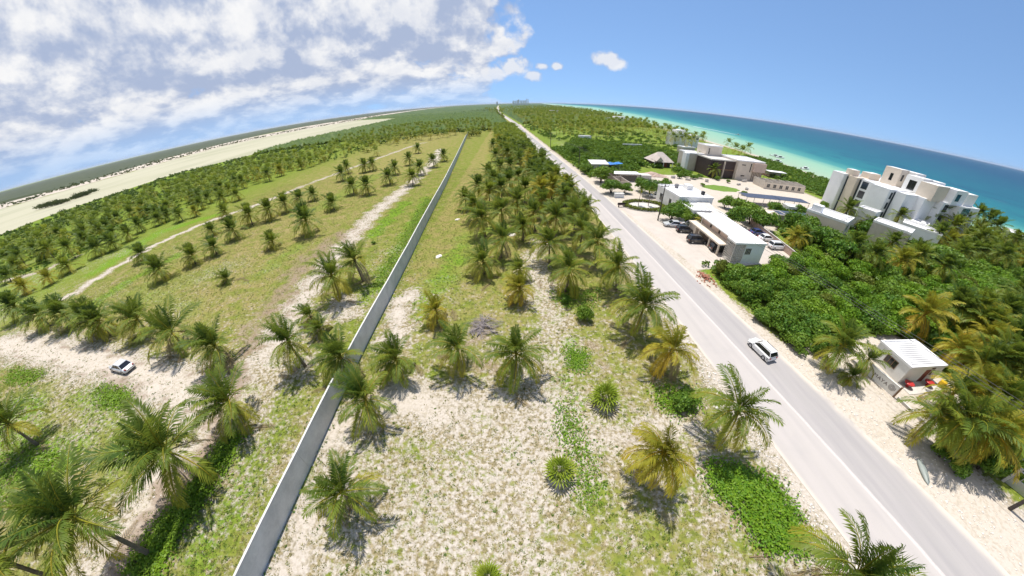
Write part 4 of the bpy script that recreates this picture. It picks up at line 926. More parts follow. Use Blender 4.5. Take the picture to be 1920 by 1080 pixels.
# ---- ground creeper and grass tufts
def creeper(name, polys, n, leaf, hmax, label):
    rn = np.random.default_rng(n); P = []
    for Q in polys:
        xs = [q[0] for q in Q]; ys = [q[1] for q in Q]; k = 0
        while k < n//len(polys):
            x, y = rn.uniform(min(xs), max(xs)), rn.uniform(min(ys), max(ys))
            if in_poly(x, y, Q): x += rn.normal()*.55; y += rn.normal()*.55; P.append((x, y, .03+hmax*rn.random()*(.4+.6*abs(math.sin(x*1.9+y*.7)*math.sin(y*1.3-x*.4))))); k += 1
    P = np.array(P); m_ = len(P); nn = rn.normal(size=(m_, 3))*.5+np.array([0, 0, 1]); nn /= np.linalg.norm(nn, axis=1)[:, None]
    t = np.cross(nn, rn.normal(size=(m_, 3))); t /= np.linalg.norm(t, axis=1)[:, None]; u = np.cross(nn, t); s = leaf*(.6+.8*rn.random(m_))[:, None]
    V = np.stack([P-t*s*.5, P+u*s*.35, P+t*s*.5, P-u*s*.35], 1).reshape(-1, 3)
    o = bpy.data.objects.new(name, np_mesh(name, V, np.arange(m_*4).reshape(-1, 4), [M['creeper_leaf']], False, dict(age=np.repeat(rn.random(m_)*.8, 4)))); linkobj(o)
    return tag(o, label, 'ground cover', kind='stuff')
creeper('ground_creeper', [wp((1330, 870), (1400, 885), (1450, 905), (1500, 985), (1510, 1030), (1430, 1025), (1390, 960), (1335, 910))], 9000, .22, .55, 'bright green creeper spreading beside the road at the lower right')
creeper('ground_creeper', [wp((1050, 745), (1085, 790), (1105, 860), (1120, 930), (1085, 940), (1070, 860), (1045, 790)), wp((1060, 655), (1095, 660), (1095, 695), (1070, 690))], 2600, .18, .18, 'bright green strip of creeper down the middle of the sandy plot')
creeper('ground_creeper', [wp((425, 820), (455, 815), (400, 910), (330, 1010), (300, 1078), (235, 1078), (300, 980), (370, 900))], 8000, .22, .5, 'green creeper along the foot of the eroded bank')
creeper('ground_creeper', [wp((0, 850), (60, 840), (130, 850), (120, 890), (40, 940), (0, 960)), wp((185, 722), (240, 735), (250, 765), (190, 760)), wp((20, 690), (90, 700), (60, 720), (10, 720))], 5200, .24, .35, 'light green creeper below the sandy track on the left')
creeper('ground_creeper', [wp((1225, 725), (1300, 730), (1315, 765), (1270, 782), (1235, 760)), wp((1030, 545), (1130, 540), (1120, 575), (1050, 575))], 3000, .2, .4, 'dark green creeper patches under the roadside palms')
creeper('ground_creeper', [wp((690, 540), (740, 470), (800, 370), (812, 375), (770, 450), (715, 545))], 3000, .25, .2, 'light green weeds along the left side of the far wall')
def tufts(name, n, box, label, seed):
    rn = np.random.default_rng(seed); x = rn.uniform(box[0], box[1], n*2); y = box[2]+(box[3]-box[2])*rn.random(n*2)**1.9
    sm = np.zeros(n*2)
    gi = np.clip(np.searchsorted(gx, x)-1, 0, nx-1); gj = np.clip(np.searchsorted(gy, y)-1, 0, ny-1); sm = sand[gj*nx+gi]
    ok = (rn.random(n*2) > sm*.95) & ((x < road_l(y)-.6) | (x > road_r(y)+1.5)) & (np.abs(x-np.interp(y, WY, WX)) > .35); x, y = x[ok][:n], y[ok][:n]; m_ = len(x); nb_ = 5
    a = rn.random((m_, nb_))*6.283; h = (.06+.13*rn.random((m_, nb_))); r = h*(.7+.7*rn.random((m_, nb_)))
    w = .022; bx_ = x[:, None]+.06*np.cos(a); by_ = y[:, None]+.06*np.sin(a)
    V = np.stack([np.stack([bx_-w*np.sin(a), by_+w*np.cos(a), 0*a], -1), np.stack([bx_+w*np.sin(a), by_-w*np.cos(a), 0*a], -1), np.stack([bx_+r*np.cos(a), by_+r*np.sin(a), h], -1)], 2).reshape(-1, 3)
    age = np.repeat(np.clip(.15+.85*rn.random(m_), 0, 1), nb_*3)
    o = bpy.data.objects.new(name, np_mesh(name, V, np.arange(m_*nb_*3).reshape(-1, 3), [M['grass_blade']], False, dict(age=age))); linkobj(o)
    return tag(o, label, 'grass', kind='stuff')
def weeds(name, n, label, seed):
    """small leafy weeds and clumps that break up the field"""
    rn = np.random.default_rng(seed); P = []
    while len(P) < n:
        y = -6+100*rn.random()**1.7; x = rn.uniform(-95, 23)
        i = min(ny-1, max(0, np.searchsorted(gy, y)-1))*nx+min(nx-1, max(0, np.searchsorted(gx, x)-1))
        q = .16+.75*lush[i]+.1*math.sin(x*.5+2*math.sin(y*.33))*math.sin(y*.41)
        if x > road_l(y)-.8 or (abs(x-wall_x(y)) < .35) or rn.random() > q*(1-.75*max(0, sand[i]-.5)*2) : continue
        P.append((x, y))
    for y in np.arange(-8, 120, .45):      # along the foot of the wall
        if rn.random() < .6: P.append((wall_x(y)+.22+.25*rn.random(), y))
    P = np.array(P); m_ = len(P); k = 13
    c = np.repeat(P, k, 0); r = np.repeat(.10+.26*rn.random(m_)**2, k); a = rn.random(m_*k)*6.283; q = r*rn.random(m_*k)**.5
    Q = np.stack([c[:, 0]+q*np.cos(a), c[:, 1]+q*np.sin(a), .02+r*.7*rn.random(m_*k)], 1); N = len(Q)
    nn = rn.normal(size=(N, 3))*.6+np.array([0, 0, 1]); nn /= np.linalg.norm(nn, axis=1)[:, None]; t = np.cross(nn, rn.normal(size=(N, 3))); t /= np.linalg.norm(t, axis=1)[:, None]; u = np.cross(nn, t); s = (.11*(.6+.8*rn.random(N)))[:, None]
    V = np.stack([Q-t*s*.5, Q+u*s*.3, Q+t*s*.5, Q-u*s*.3], 1).reshape(-1, 3); age = np.repeat(np.clip(rn.random(m_)*1.1-.1, 0, 1), k*4)
    o = bpy.data.objects.new(name, np_mesh(name, V, np.arange(N*4).reshape(-1, 4), [M['weed_leaf']], False, dict(age=age))); linkobj(o); return tag(o, label, 'weeds', kind='stuff')
weeds('field_weeds', 9000, 'small green and straw-coloured weeds dotted over the fields', 11)
tufts('grass_tufts', 90000, (-105, 24.5, -6, 130), 'dry olive grass tufts scattered over the sandy field', 5)

# ------------------------------------------------------------------ buildings
class House:
    def __init__(s, name, loc, rz, label, cat='building', group=None):
        s.root = empty(name, (loc[0], loc[1], loc[2] if len(loc) > 2 else 0), rz, label, cat, group)
    def box(s, name, mat, x0, x1, y0, y1, z0, z1, bev=0.0, parent=None):
        mb = MB(); (mb.bevelbox(x0, x1, y0, y1, z0, z1, bev) if bev else mb.box(x0, x1, y0, y1, z0, z1)); return mb.build(name, M[mat], parent or s.root)
    def roof(s, mat, x0, x1, y0, y1, z, par=.35, th=.18, lip=None):
        """flat roof slab with a parapet round it"""
        mb = MB(); mb.box(x0+th, x1-th, y0+th, y1-th, z-.12, z); r = mb.build('roof', M[mat], s.root)
        for a in ((x0, x1, y0, y0+th), (x0, x1, y1-th, y1), (x0, x0+th, y0+th, y1-th), (x1-th, x1, y0+th, y1-th)):
            MB().box(a[0]-.03, a[1]+.03, a[2]-.03 if a[3]-a[2] < th*1.5 else a[2]+.03, a[3]+.03 if a[3]-a[2] < th*1.5 else a[3]-.03, z-.15, z+par).build('parapet', M[lip or mat], r)
        return r
    def win(s, side, c, u0, u1, z0, z1, fr='steel', glass='glass_dark', mull=1, name='window', proud=.05):
        """window in a wall: side x-,x+,y-,y+ with the wall plane at c"""
        f = MB(); g_ = MB(); t = .07; sg = 1 if side[1] == '+' else -1
        def add(mb, a, b_, za, zb, d0, d1):
            lo, hi = sorted((c+sg*d0, c+sg*d1))
            if side[0] == 'x': mb.box(lo, hi, a, b_, za, zb)
            else: mb.box(a, b_, lo, hi, za, zb)
        add(f, u0, u1, z0, z0+t, -.02, proud); add(f, u0, u1, z1-t, z1, -.02, proud)
        for k in range(mull+2):
            q = u0+(u1-u0-t)*k/(mull+1); add(f, q, q+t, z0+t, z1-t, -.02, proud-.004)
        o = f.build(name, M[fr], s.root); add(g_, u0+.02, u1-.02, z0+.02, z1-.02, -.01, .014); g_.build('pane', M[glass], o); return o

# gate building with a carport towards the road
h = House('gate_building', (44.2, 53.4), rad(-1.5), 'two-storey gate building with a white flat roof, carport and pierced screen', 'building')
h.box('wall', 'pink_wall', -1.4, 3.4, -5.4, 7.9, 0, 3.95); h.box('front_block', 'cool_white', -.75, 3.6, -8.1, -5.4, 0, 3.93)
rf = h.box('roof', 'roof_white', -2.6, 3.9, -5.35, 8.2, 3.95, 4.2); h.box('front_roof', 'roof_white', -3.3, 3.75, -8.25, -5.36, 3.94, 4.28)
h.box('carport_slab', 'cream_wall', -4.3, -1.4, -5.0, 7.7, 2.12, 2.42)
for y in (-4.6, -1.2, 3.0, 7.2): h.box('column', 'cream_wall', -4.15, -3.85, y-.15, y+.15, 0, 2.12)
h.box('side_room', 'cream_wall', -4.0, -1.4, 4.6, 7.3, 0, 2.1)
for y in (-3.6, -.3, 3.0): h.win('x-', -1.4, y, y+.55, 2.6, 3.7, 'dark_timber')
h.win('x-', -1.4, -4.9, -4.2, 2.5, 3.75, 'dark_timber')
sc_ = MB()
for k in range(7): sc_.box(-3.2+k*.36, -3.12+k*.36, -8.15, -8.02, .25, 3.9)
for k in range(10): sc_.box(-3.2, -.98, -8.14, -8.03, .25+k*.38, .33+k*.38)
for k in range(7): sc_.box(-3.22, -3.1, -8.0+k*.42, -7.92+k*.42, .25, 3.9)
for k in range(10): sc_.box(-3.21, -3.11, -8.0, -5.4, .25+k*.38, .33+k*.38)
sc_.build('pierced_screen', M['concrete_pale'], h.root); h.box('screen_base', 'concrete_pale', -3.25, -.8, -8.2, -5.4, -.05, .25)
h.win('y-', -8.1, -.6, .7, 1.9, 3.2, 'concrete_pale', 'glass_dark', 3)
h.box('back_wall', 'concrete_pale', 2.6, 2.75, -7, 7, 0, .3)

# white house with a sloping side wall
h = House('white_house', (47.5, 73.5), rad(2), 'bright white house with stepped flat roofs beside the parking lot', 'house')
h.box('wall', 'white_wall', -5.4, 4.6, -2.5, 9.5, 0, 4.7); h.roof('roof_worn', -5.45, 4.65, -2.55, 9.55, 4.75, .3)
h.box('side_wing', 'white_wall', -5.2, -.3, -9.2, -2.5, 0, 3.6); h.roof('roof_white', -5.25, -.25, -9.25, -2.55, 3.65, .2)
h.box('stair_block', 'white_wall', -.3, 3.4, -10.4, -2.5, 0, 2.4)
mb = MB(); mb.add([(-.3, -10.4, 2.4), (3.4, -10.4, 2.4), (3.4, -2.5, 3.9), (-.3, -2.5, 3.9), (-.3, -2.5, 2.4), (3.4, -2.5, 2.4)], [(0, 1, 2, 3), (0, 3, 4), (1, 5, 2), (0, 4, 5, 1), (3, 2, 5, 4)]); mb.build('sloping_roof', M['concrete_pale'], h.root)
h.box('low_wall', 'white_wall', 3.4, 3.6, -10.6, -2.4, 0, 3.2); h.box('roof_cabin', 'white_wall', 1.2, 3.0, 5.0, 7.2, 4.7, 6.0); h.box('water_tank', 'roof_tar', -1.5, -.6, 6.5, 7.4, 4.75, 5.9, .12); h.box('dark_vent', 'black_trim', 3.2, 3.9, .5, 1.3, 4.75, 5.7)
h.win('x-', -5.4, 1.0, 2.2, 1.0, 3.2, 'steel'); h.win('x-', -5.2, -4.6, -3.2, 1.4, 3.0, 'steel'); h.win('x-', -5.2, -7.6, -6.0, .1, 2.6, 'steel', 'glass_dark', 2, 'door'); h.win('y-', -9.2, -4.0, -2.4, 1.0, 2.7, 'steel'); h.win('x-', -5.4, 6, 7.4, 1.2, 3.2, 'steel')

# little white house by the road with a lettered garden wall
h = House('little_house', (50.4, 17.3), rad(-5), 'little white flat-roofed house with a red door among palms', 'house')
h.box('wall', 'white_wall', -3.3, 3.3, -2.35, 2.35, 0, 2.62); rf = h.roof('roof_worn', -3.35, 3.35, -2.4, 2.4, 2.68, .14, .16)
for k in range(11):
    y0 = -1.9+k*.36; MB().box(-2.7+.25*math.sin(k*2), 2.2+.6*math.sin(k*3.1), y0, y0+.13, 2.684, 2.694).build('roof_stain', M['roof_tar'], rf)
h.win('y-', -2.35, .1, 1.0, .05, 2.1, 'red_door', 'red_door', 0, 'door'); h.win('y-', -2.35, 1.25, 1.6, 1.2, 2.1, 'timber'); h.win('x-', -3.3, -1.0, .7, 1.0, 2.1, 'timber', 'glass_dark', 2); h.win('y-', -2.35, .9, 1.5, 2.25, 2.5, 'timber', 'glass_dark', 0, 'vent')
h.box('porch_slab', 'concrete_pale', -3.3, 3.3, -4.2, -2.35, -.02, .08)
A0, B0 = at(1622, 700), at(1672, 743); L_ = (B0-A0).length; ang = math.atan2(B0.y-A0.y, B0.x-A0.x)
h = House('garden_wall', (A0.x, A0.y), ang, 'low pale garden wall with painted letters and a spiral beside the sandy verge', 'wall')
h.box('wall', 'white_wall', 0, L_, 0, .16, -.05, 1.45); h.box('coping', 'coping', -.03, L_+.03, -.04, .2, 1.45, 1.53)
def text_part(root, body, size, loc, rot, mat, name='lettering'):
    cu = bpy.data.curves.new(name, 'FONT'); cu.body = body; cu.size = size; cu.extrude = .012; cu.resolution_u = 2; cu.space_character = 1.15
    t = bpy.data.objects.new(name+'_source', cu); COL.objects.link(t); dg = bpy.context.evaluated_depsgraph_get(); me_ = bpy.data.meshes.new_from_object(t.evaluated_get(dg)); bpy.data.objects.remove(t)
    me_.materials.clear(); me_.materials.append(M[mat]); o = bpy.data.objects.new(name, me_); linkobj(o, root); o.location = loc; o.rotation_euler = rot; return o
text_part(h.root, 'MAYA', .62, (.75, -.014, .55), (rad(90), 0, 0), 'ink')
sp_ = []
for i in range(60):
    a = i*.33; r = .06+.0062*i; sp_.append((L_-.62+r*math.cos(a), -.02, .86+r*math.sin(a)))
MB().tube(sp_, .022, 4).build('spiral_emblem', M['ink'], h.root)
h.box('end_post', 'timber', L_+.05, L_+.2, -.05, .22, -.05, 1.65)
A1 = at(1680, 748); B1 = at(1735, 800)
h2 = House('low_kerb_wall', (A1.x, A1.y), math.atan2(B1.y-A1.y, B1.x-A1.x), 'thin low concrete kerb continuing from the lettered wall over the sand', 'kerb')
h2.box('kerb', 'concrete_pale', 0, (B1-A1).length, 0, .14, -.02, .32); h2.box('cap', 'coping', 0, (B1-A1).length, -.02, .16, .32, .36)

# apartment block: white slabs, dark slots and roof pavilions
h = House('apartment_block', (118, 74), 0, 'white apartment block with tall slab walls and roof pavilions by the sea', 'building')
def slab(x0, x1, y0, y1, z, mat='cool_white', nm='slab', z0=0): return h.box(nm, mat, x0-118, x1-118, y0-74, y1-74, z0, z)
slab(114.5, 138, 66, 88, 12.2, 'white_wall', 'core'); 
slab(110.6, 119, 83.6, 88.2, 12.9); slab(112.2, 119, 79.8, 82.9, 12.7, 'cream_wall'); slab(113.6, 119, 75.2, 79.0, 12.6); slab(111.0, 119, 72.6, 74.6, 12.8); 
slab(108.6, 120, 66.2, 72.0, 12.8); slab(110.8, 121, 62.6, 65.6, 12.7); slab(116.4, 126, 60.6, 63.9, 12.6); slab(122, 131, 58.4, 62.2, 12.5); slab(127, 138, 56.5, 60, 12.4, 'white_wall')
for (x, y0, y1) in ((112.3, 82.7, 83.8), (113.7, 78.8, 80.0), (113.7, 74.4, 75.4), (111.1, 71.8, 72.8), (110.9, 65.4, 66.4), (116.5, 63.7, 64.2), (122.1, 62.0, 62.4)): h.box('slot', 'glass_blue', x-118+.03, x-118+4, y0-74+.02, y1-74-.02, 0, 12.3)
for fl in range(4):
    z = .8+fl*3.0; h.win('x-', 113.6-118, 75.7-74, 78.5-74, z, z+2.3, 'black_trim', 'glass_blue', 3); h.win('y-', 83.6-74, 112.6-118, 116.5-118, z, z+2.2, 'black_trim', 'glass_blue', 2)
    h.win('y-', 66.2-74, 109.6-118, 110.6-118, z+.2, z+2.2, 'steel', 'glass_blue', 0); h.win('y-', 58.4-74, 123-118, 125-118, z, z+2.2, 'black_trim', 'glass_blue', 1); h.win('y-', 56.5-74, 129-118, 133-118, z, z+2.2, 'black_trim', 'glass_blue', 2)
h.roof('roof_worn', -3.4, 20, -8, 14, 12.4, .5)
for x0, x1, y0, y1, z, mt in [(112.6, 115.6, 82.2, 85, 14.6, 'cream_wall'), (118.5, 124, 80.5, 83.6, 14.5, 'cream_wall'), (121.5, 125.2, 73.2, 78.6, 17.9, 'cream_wall'), (125.3, 129.5, 70.4, 77.6, 17.7, 'white_wall'), (119.4, 124.0, 65.0, 70.0, 17.2, 'white_wall'), (124.2, 128, 63.4, 68.8, 17.0, 'cool_white'),
                              (117.5, 123.4, 59.6, 64.4, 16.6, 'cream_wall'), (124, 130, 57.8, 62.6, 16.4, 'cool_white'), (131, 136.4, 58, 66, 15.8, 'white_wall'), (130, 136, 68, 80, 15.6, 'white_wall')]:
    pv = slab(x0, x1, y0, y1, z, mt, 'pavilion', 12.2); h.box('roof', 'roof_white', x0-118+.15, x1-118-.15, y0-74+.15, y1-74-.15, z, z+.05, 0, pv)
for c_, u0, u1, z in ((78.6-5.4-74, 122.6-118, 123.6-118, 14.4), (65-74, 120-118, 121.6-118, 13.6), (57.8-74, 125-118, 127-118, 13.4)): h.win('y-', c_, u0, u1, z, z+2.0, 'black_trim', 'glass_dark', 0)
h.win('x-', 121.5-118, 75.2-74, 76.2-74, 14.0, 16.2, 'black_trim', 'glass_dark', 0); h.win('x-', 119.4-118, 66.4-74, 68.6-74, 13.2, 16.0, 'black_trim', 'glass_dark', 1)

# beach house with dark timber front
h = House('beach_house', (100, 124), rad(2), 'beige and dark timber beach house with a raised tower block', 'house')
h.box('main_block', 'cream_wall', -4.5, 9.6, -4.2, 9, 0, 7.9); h.roof('roof_worn', -4.6, 9.7, -4.3, 9.1, 8.0, .35)
h.box('timber_block', 'dark_timber', -17, -4.5, -2.6, 8, 0, 7.2); h.roof('concrete_pale', -17.1, -4.5, -2.7, 8.1, 7.3, .3)
h.box('tower', 'cream_wall', -12.6, -4.6, 8.2, 16, 0, 11.4); h.roof('roof_white', -12.7, -4.5, 8.1, 16.1, 11.5, .3)
h.box('left_block', 'stone_wall', -20.5, -12.7, 9, 18, 0, 7.4); h.box('left_fin', 'cool_white', -22, -20.5, 8.8, 12, 0, 7.6); h.roof('roof_worn', -20.5, -12.7, 9, 18, 7.5, .3)
h.box('timber_beam', 'timber', -17.1, -4.6, -2.75, -2.6, 3.3, 3.7); h.box('fin', 'cream_wall', -10.6, -10.3, -3.4, -2.6, 0, 7.0)
for a in ((-2.4, -.4, 6.2, 6.6), (-1.8, .2, 1.6, 2.1)): h.win('y-', -4.2, *a, 'black_trim', 'glass_dark', 0)
h.win('y-', -4.2, 2.2, 2.7, 3.6, 7.2, 'black_trim', 'glass_dark', 0); h.win('y-', 8.2, -11.6, -11.1, 8, 10.6, 'black_trim', 'glass_dark', 0)
h.box('upper_volume', 'pink_wall', 3.4, 10.2, -5.0, -4.2, 3.9, 7.6)
for k in range(7): h.box('timber_slat', 'timber', 3.9+k*.85, 4.05+k*.85, -4.5, -4.35, 0, 3.9)
h.box('pergola', 'timber', 9.8, 15, -3.4, -.2, 2.7, 2.85)
for k in range(6): h.box('pergola_beam', 'timber', 10+k*.9, 10.12+k*.9, -3.6, 0, 2.86, 3.0)
for q in ((9.9, -3.3), (14.8, -3.3), (14.8, -.4)): h.box('pergola_post', 'timber', q[0], q[0]+.14, q[1], q[1]+.14, 0, 2.7)

# hip-roofed house
h = House('tan_roofed_house', (68.5, 139.5), rad(4), 'house with a steep tan hipped roof and dark porch in the scrub', 'house')
h.box('wall', 'dark_timber', -4.2, 4.2, -3.4, 4, 0, 2.7)
mb = MB(); mb.add([(-5.2, -5, 2.5), (5.2, -5, 2.5), (5.2, 5, 2.5), (-5.2, 5, 2.5), (-1.2, 0, 6.3), (1.4, 0, 6.3), (-5.2, -5, 2.35), (5.2, -5, 2.35), (5.2, 5, 2.35), (-5.2, 5, 2.35)], [(0, 1, 5, 4), (1, 2, 5), (2, 3, 4, 5), (3, 0, 4), (6, 7, 1, 0), (7, 8, 2, 1), (8, 9, 3, 2), (9, 6, 0, 3), (9, 8, 7, 6)])
rf = mb.build('roof', M['tan_roof'], h.root)
mb = MB(); mb.add([(-4.6, -6.2, 3.0), (-1.0, -6.2, 3.0), (-2.8, -6.2, 5.0), (-2.8, -.5, 5.0), (-4.6, -.5, 3.4), (-1.0, -.5, 3.4)], [(0, 2, 3, 4), (2, 1, 5, 3), (0, 1, 2)]); mb.build('gable', M['tan_roof'], rf)
for x in (-4.6, 0, 4.6): h.box('porch_post', 'white_wall', x-.12, x+.12, -4.8, -4.55, 0, 2.4)
h.win('y-', -3.4, -3, -1, .3, 2.1, 'timber'); h.win('y-', -3.4, 1, 2.4, .05, 2.1, 'timber', 'red_door', 0, 'door')

# shed with grey roof, blue tarpaulin on poles
p = at(1119, 318); h = House('road_shed', (p.x+1, p.y+2), rad(3), 'low grey-roofed shed half hidden behind roadside trees', 'shed')
h.box('wall', 'block_wall', -3.4, 3.4, -2.4, 2.4, 0, 2.3); mb = MB(); mb.add([(-3.8, -2.8, 2.3), (3.8, -2.8, 2.3), (3.8, 2.8, 3.1), (-3.8, 2.8, 3.1), (-3.8, -2.8, 2.4), (3.8, -2.8, 2.4), (3.8, 2.8, 3.2), (-3.8, 2.8, 3.2)], [(0, 3, 2, 1), (4, 5, 6, 7), (0, 1, 5, 4), (1, 2, 6, 5), (2, 3, 7, 6), (3, 0, 4, 7)]); mb.build('roof', M['concrete'], h.root)
h.win('y-', -2.4, -.6, .5, 0.05, 2.0, 'timber', 'blue_tarp', 0, 'door')
p = at(1152, 318); h = House('tarp_shelter', (p.x, p.y+1, 0), rad(10), 'bright blue tarpaulin shelter behind the roadside trees', 'shelter')
mb = MB(); n_ = 7; zz = lambda i, j: 2.2+.35*math.sin(i*1.1)*math.sin(j*1.3)+.08*i
mb.add([(-3+i, -2+j*.66, zz(i, j)) for j in range(7) for i in range(n_)], [(j*n_+i, j*n_+i+1, (j+1)*n_+i+1, (j+1)*n_+i) for j in range(6) for i in range(n_-1)])
o = mb.build('tarpaulin', M['blue_tarp'], h.root); o.modifiers.new('thickness', 'SOLIDIFY').thickness = .03
for q in ((-2.9, -1.9), (2.9, -1.9), (2.9, 1.9), (-2.9, 1.9)): h.box('pole', 'wood', q[0]-.05, q[0]+.05, q[1]-.05, q[1]+.05, 0, 2.3)
# unfinished block walls and yard store
p = at(1165, 345); h = House('block_compound', (p.x, p.y, 0), rad(3), 'unfinished grey block walls and open rooms beside the round trees', 'building')
for a in ((-3.4, -3.2, -6, 8, 0, 2.6), (-3.2, 4, 7.8, 8, 0, 2.6), (-3.2, 0.5, -6, -5.8, 0, 2.2), (.3, .5, -5.8, 2, 0, 2.1), (-3.2, .3, 1.8, 2, 0, 2.2)): h.box('block_wall', 'block_wall', *a)
h.box('store_roof', 'roof_white', -1.5, 8.5, 3.2, 7.7, 2.62, 2.8); h.box('store_wall', 'stone_wall', .6, 8.2, 3.6, 7.4, 0, 2.55); h.win('y-', 3.6, 1.2, 7.2, .2, 2.2, 'timber', 'glass_dark', 4); h.box('annex', 'concrete_pale', 8.6, 12.5, 3, 6.5, 0, 2.5)
p = at(1182, 338); h = House('yellow_stall', (p.x, p.y, 0), 0, 'small yellow stall roof in the sandy yard', 'stall')
mb = MB(); mb.add([(-1.8, -1.6, 2.1), (1.8, -1.6, 2.1), (1.8, 1.6, 2.1), (-1.8, 1.6, 2.1), (0, 0, 2.9)], [(0, 1, 4), (1, 2, 4), (2, 3, 4), (3, 0, 4), (3, 2, 1, 0)]); mb.build('roof', M['yellow_plastic'], h.root)
for q in ((-1.6, -1.4), (1.6, -1.4), (1.6, 1.4), (-1.6, 1.4)): h.box('post', 'wood', q[0]-.05, q[0]+.05, q[1]-.05, q[1]+.05, 0, 2.12)
p = at(1226, 331); mb = MB(); rn = np.random.default_rng(4); nn_ = 14
mb.add([(-6+i*.92, -3+j*.5, max(0, 1.5*math.exp(-((i-6.5)/4)**2-((j-6)/4)**2)+.35*rn.random()-.15)) for j in range(13) for i in range(nn_)], [(j*nn_+i, j*nn_+i+1, (j+1)*nn_+i+1, (j+1)*nn_+i) for j in range(12) for i in range(nn_-1)])
o = mb.build('rubble_heap', M['rubble'], None, False, (p.x, p.y+2, -.05)); tag(o, 'heap of pale rubble and earth in front of the tan-roofed house', 'rubble')

# solar roofs
def solar_roof(px_, w, d, z, cols, rows, lb, rz):
    p = at(*px_, z); h = House('solar_canopy', (p.x, p.y, 0), rz, lb, 'solar roof', 'solar canopies')
    for q in ((-w/2+.2, -d/2+.2), (w/2-.3, -d/2+.2), (w/2-.3, d/2-.3), (-w/2+.2, d/2-.3), (0, -d/2+.2), (0, d/2-.3)): h.box('post', 'steel', q[0], q[0]+.12, q[1], q[1]+.12, 0, z-.05)
    h.box('frame', 'steel', -w/2, w/2, -d/2, d/2, z-.05, z+.02)
    pm_ = MB().box(.03, w/cols-.03, .03, d/rows-.03, 0, .05).mesh('solar_panel', M['solar'])
    for i in range(cols):
        for j in range(rows): inst('solar_panel', pm_, h.root, (-w/2+i*w/cols, -d/2+j*d/rows, z+.03))
solar_roof((1425, 368), 13, 5.0, 2.6, 8, 3, 'blue solar panel canopy behind the trees, left of the pair', rad(-4)); solar_roof((1482, 374), 12, 5.0, 2.6, 8, 3, 'blue-grey solar panel canopy, right of the pair', rad(-8)); solar_roof((1492, 402), 13, 4.0, 3.0, 9, 3, 'bluish solar panel roof beside the villa with round tables', rad(-6))
# construction walls by the beach
p = at(1452, 352); h = House('construction_site', (p.x, p.y, 0), rad(-8), 'roofless beige construction of partition walls near the beach', 'building')
for a in ((-8, -7.8, -4, 4), (-4.6, -4.4, -3.9, 3), (-.8, -.6, -3.9, 3), (3.2, 3.4, -3.9, 3), (7, 7.2, -3.9, 3), (11, 11.2, -3.9, 3)): h.box('partition', 'stone_wall', *a, 0, 3.0)
h.box('front_wall', 'cream_wall', -8, 11.2, -4.2, -4.0, 0, 2.4); h.box('back_wall', 'stone_wall', -8, 13, 3.1, 3.3, 0, 2.8)
for k in range(6): h.win('y-', -4.2, -6.8+k*2.9, -5.4+k*2.9, .6, 2.1, 'concrete_pale')
p = at(1445, 398, 3); h = House('flat_roofed_store', (p.x, p.y, 0), rad(-6), 'flat beige roof between the trees, left of the bluish solar roof', 'building')
h.box('wall', 'cream_wall', -4, 4, -1.8, 1.8, 0, 2.9); h.roof('cream_wall', -4.1, 4.1, -1.9, 1.9, 3.0, .12)
p = at(1488, 386, 2.6); h = House('white_box_store', (p.x, p.y, 0), rad(-10), 'small white box building in front of the solar canopies', 'building'); h.box('wall', 'white_wall', -2.6, 2.6, -1.6, 1.6, 0, 2.5); h.roof('roof_white', -2.65, 2.65, -1.65, 1.65, 2.55, .15); h.win('y-', -1.6, -1, 1, .8, 2, 'steel')
p = at(1455, 322, 2.8); h = House('beach_hut', (p.x, p.y, 0), rad(-5), 'pale beach hut roof standing in the dune scrub', 'hut'); h.box('roof', 'roof_white', -5, 5, -2, 2, 2.7, 2.9)
for q in ((-4.6, -1.7), (4.6, -1.7), (4.6, 1.7), (-4.6, 1.7)): h.box('post', 'timber', q[0]-.1, q[0]+.1, q[1]-.1, q[1]+.1, 0, 2.7)
h.box('back_wall', 'cream_wall', -4.4, 4.4, 1.5, 1.7, 0, 2.65)

# villas among the palms
def villa(cx, cy, w, d, z, rz, lb, wall='white_wall', tables=0, cabin=False):
    h = House('villa', (cx, cy, 0), rz, lb, 'house'); h.box('wall', wall, -w/2, w/2, -d/2, d/2, 0, z-.05); h.roof('roof_worn', -w/2-.05, w/2+.05, -d/2-.05, d/2+.05, z, .4, .2, 'roof_white')
    for k in range(tables):
        x, y = -w/2+1.6+(k % 3)*(w-3)/2, -d/2+1.4+(k//3)*2.2; mb = MB(); n = 12; mb.tube([(x, y, z+.0), (x, y, z+.45)], .62, n); mb.build('roof_tank', M['roof_white'], h.root); MB().tube([(x, y, z+.452), (x, y, z+.47)], .32, 10).build('tank_lid', M['concrete'], h.root)
    if cabin: h.box('roof_cabin', 'cool_white', -w/2+.8, -w/2+3.0, d/2-3, d/2-.6, z, z+1.8)
    h.win('y-', -d/2, -w*.3, -w*.05, 1.2, 2.8, 'steel'); h.win('y-', -d/2, w*.1, w*.35, 1.2, 2.8, 'steel'); h.win('x-', -w/2, -d*.25, d*.2, 1.2, 2.8, 'steel')
    h.win('y-', -d/2, -w*.3, -w*.05, 3.8, 5.2, 'steel') if z > 5.6 else None
villa(80.5, 60, 8.5, 9.5, 6.0, rad(28), 'white villa with round roof tanks and a beige side wall, left of the villas', 'cream_wall', 3, True)
villa(97, 54, 6.5, 8.5, 6.2, rad(25), 'villa with a pale wedge-shaped roof between palms, in the middle of the villas', 'stone_wall', 1)
villa(109.5, 54, 6.5, 9, 6.2, rad(28), 'white villa with a grey stair strip on the right of the villas', 'cool_white', 2)
villa(115, 59.5, 7, 7, 6.2, rad(28), 'white villa roof with small pots behind the right villa', 'white_wall', 3)
villa(99, 63, 4.5, 4.5, 7.2, rad(20), 'small white roof at the foot of the apartment block', 'white_wall')
